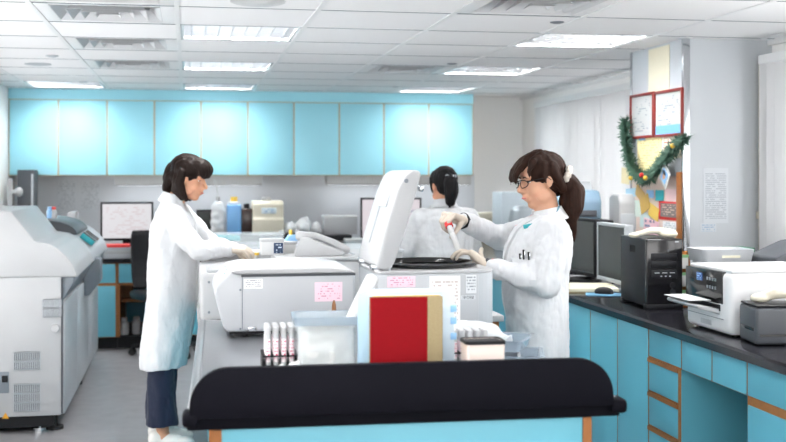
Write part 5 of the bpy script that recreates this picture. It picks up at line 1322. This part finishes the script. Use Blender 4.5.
# tube held between her hands
pa, pb = V(X(449.5), -.05, Z(226)), V(X(459.5), .06, Z(254))
ww = tR.matrix_basis
t = thing('sample_tube', 'clear sample tube with red cap held between right woman\'s gloved hands', 'tube', ww @ pb, RZR)
d_ = pa-pb; L_ = d_.length; q = d_.to_track_quat('Z', 'Y').to_matrix().to_4x4()
build(MB().lathe([(0, 0), (.008, .002), (.0115, .012), (.0115, L_), (0, L_)], 20, q), 'body', 'clear2', t)
build(MB().lathe([(0, .02), (.0119, .02), (.0119, L_*.7), (0, L_*.7)], 20, q), 'label', 'paper', t)
build(MB().lathe([(0, L_-.008), (.0165, L_-.008), (.0165, L_+.012), (0, L_+.012)], 20, q), 'cap', 'redp', t)
build(MB().lathe([(0, L_+.012), (.011, L_+.012), (.011, L_+.02), (0, L_+.02)], 20, q), 'cap_ring', 'red', t)

# --- woman seen from behind
SB = 7.4/F
base = PD(444, 300, 7.2)
RZB = math.pi/2-YAW+R(14)
hs = .965
rings = [(0, 0, .42, .13, .21), (0, 0, .6, .128, .205), (.0, 0, .8, .128, .20), (.005, 0, .95, .13, .185), (.01, 0, 1.05, .13, .20), (.005, 0, 1.12, .128, .192), (.0, 0, 1.17, .115, .19), (-.005, 0, 1.205, .092, .165), (-.01, 0, 1.235, .066, .105), (-.005, 0, 1.265, .05, .06)]
hc = V(.012, -.0, EYE-(187-174)*SB+.01)
Ra = (V(0, -.17, 1.165), V(.06, -.225, .95), V(.26, -.15, .98)); La = (V(0, .17, 1.165), V(.05, .235, .95), V(.26, .16, .98))
Rh = (orient(Ra[2], (1, .2, -.1), (0, 0, 1)), [(25, 30, 20)]*4, (40, -20, -10, -10)); Lh = (orient(La[2], (1, -.2, -.1), (0, 0, 1)), [(25, 30, 20)]*4, (40, -20, -10, -10))
tB, T, body, coat = person('person', 'woman with black tied hair seen from behind in white coat', (base.x, base.y, 0), RZB, rings, V(-.005, 0, 1.25), hc, 6, 8, Ra, La, Rh, Lh,
    [V(0, -.085, .82), V(0, .085, .82)], [V(.01, -.09, .45), V(.005, .09, .45)], [V(-.01, -.09, .09), V(-.02, .09, .09)], skin='skin', trou='navy', hem=.1)
face(tB, body, T, False, .8); collar(tB, V(-.008, 0, 1.245), 8)
h = MB(); Tw = T
e((-.022, 0, .042), (.100, .082, .086)); e((-.05, 0, .0), (.066, .07, .07)); e((.05, 0, .07), (.055, .066, .04), Matrix.Rotation(R(25), 3, 'Y'))
for s_ in (-1, 1): h.chain([(.03, s_*.066, .05), (.02, s_*.074, .0), (.02, s_*.07, -.04)], [.018, .012, .005], 10, T)
fuse(h, 'hair', 'hairk', tB, .005, 3, hd)
Tw = Matrix.Translation(hc)
h = MB(); h.chain([(-.09, -.01, .055), (-.118, -.014, .02), (-.118, -.016, -.04), (-.098, -.016, -.1), (-.09, -.016, -.13)], [.035, .046, .046, .034, .012], 14, Tw)
fuse(h, 'ponytail', 'hairk', tB, .005, 3, hd)
h = MB()
for k in range(5): h.box(-.003, .003, -.035+k*.014, -.027+k*.014, -.012, .012, .002, T=Tw @ Matrix.Translation((-.118, -.015, .066)) @ Matrix.Rotation(R(55), 4, 'Y') @ Matrix.Rotation(R(20), 4, 'X'))
h.box(-.004, .003, -.04, .04, -.004, .004, .002, T=Tw @ Matrix.Translation((-.119, -.015, .066)) @ Matrix.Rotation(R(55), 4, 'Y'))
build(h, 'hair_clip', 'chrome', tB)
# ------------------------------------------------------------ daylight, camera
w = bpy.data.worlds.new('World'); SC.world = w; w.use_nodes = True
bg = w.node_tree.nodes['Background']; bg.inputs[0].default_value = (1, .985, .968, 1); bg.inputs[1].default_value = WORLD
cam = bpy.data.cameras.new('Camera'); co = bpy.data.objects.new('Camera', cam); COL.objects.link(co)
cam.sensor_width = 36; cam.lens = 36*F/786
co.location = (0, 0, EYE); co.rotation_euler = (math.pi/2, 0, -YAW)
cam.shift_y = -(221-174)/786
cam.dof.use_dof = True; cam.dof.focus_distance = 4.5; cam.dof.aperture_fstop = 3.2
cam.clip_start = .05
SC.camera = co
SC.view_settings.view_transform = 'Standard'; SC.view_settings.look = 'None'; SC.view_settings.gamma = 1
SC.view_settings.use_curve_mapping = False; SC.view_settings.exposure = EXPO
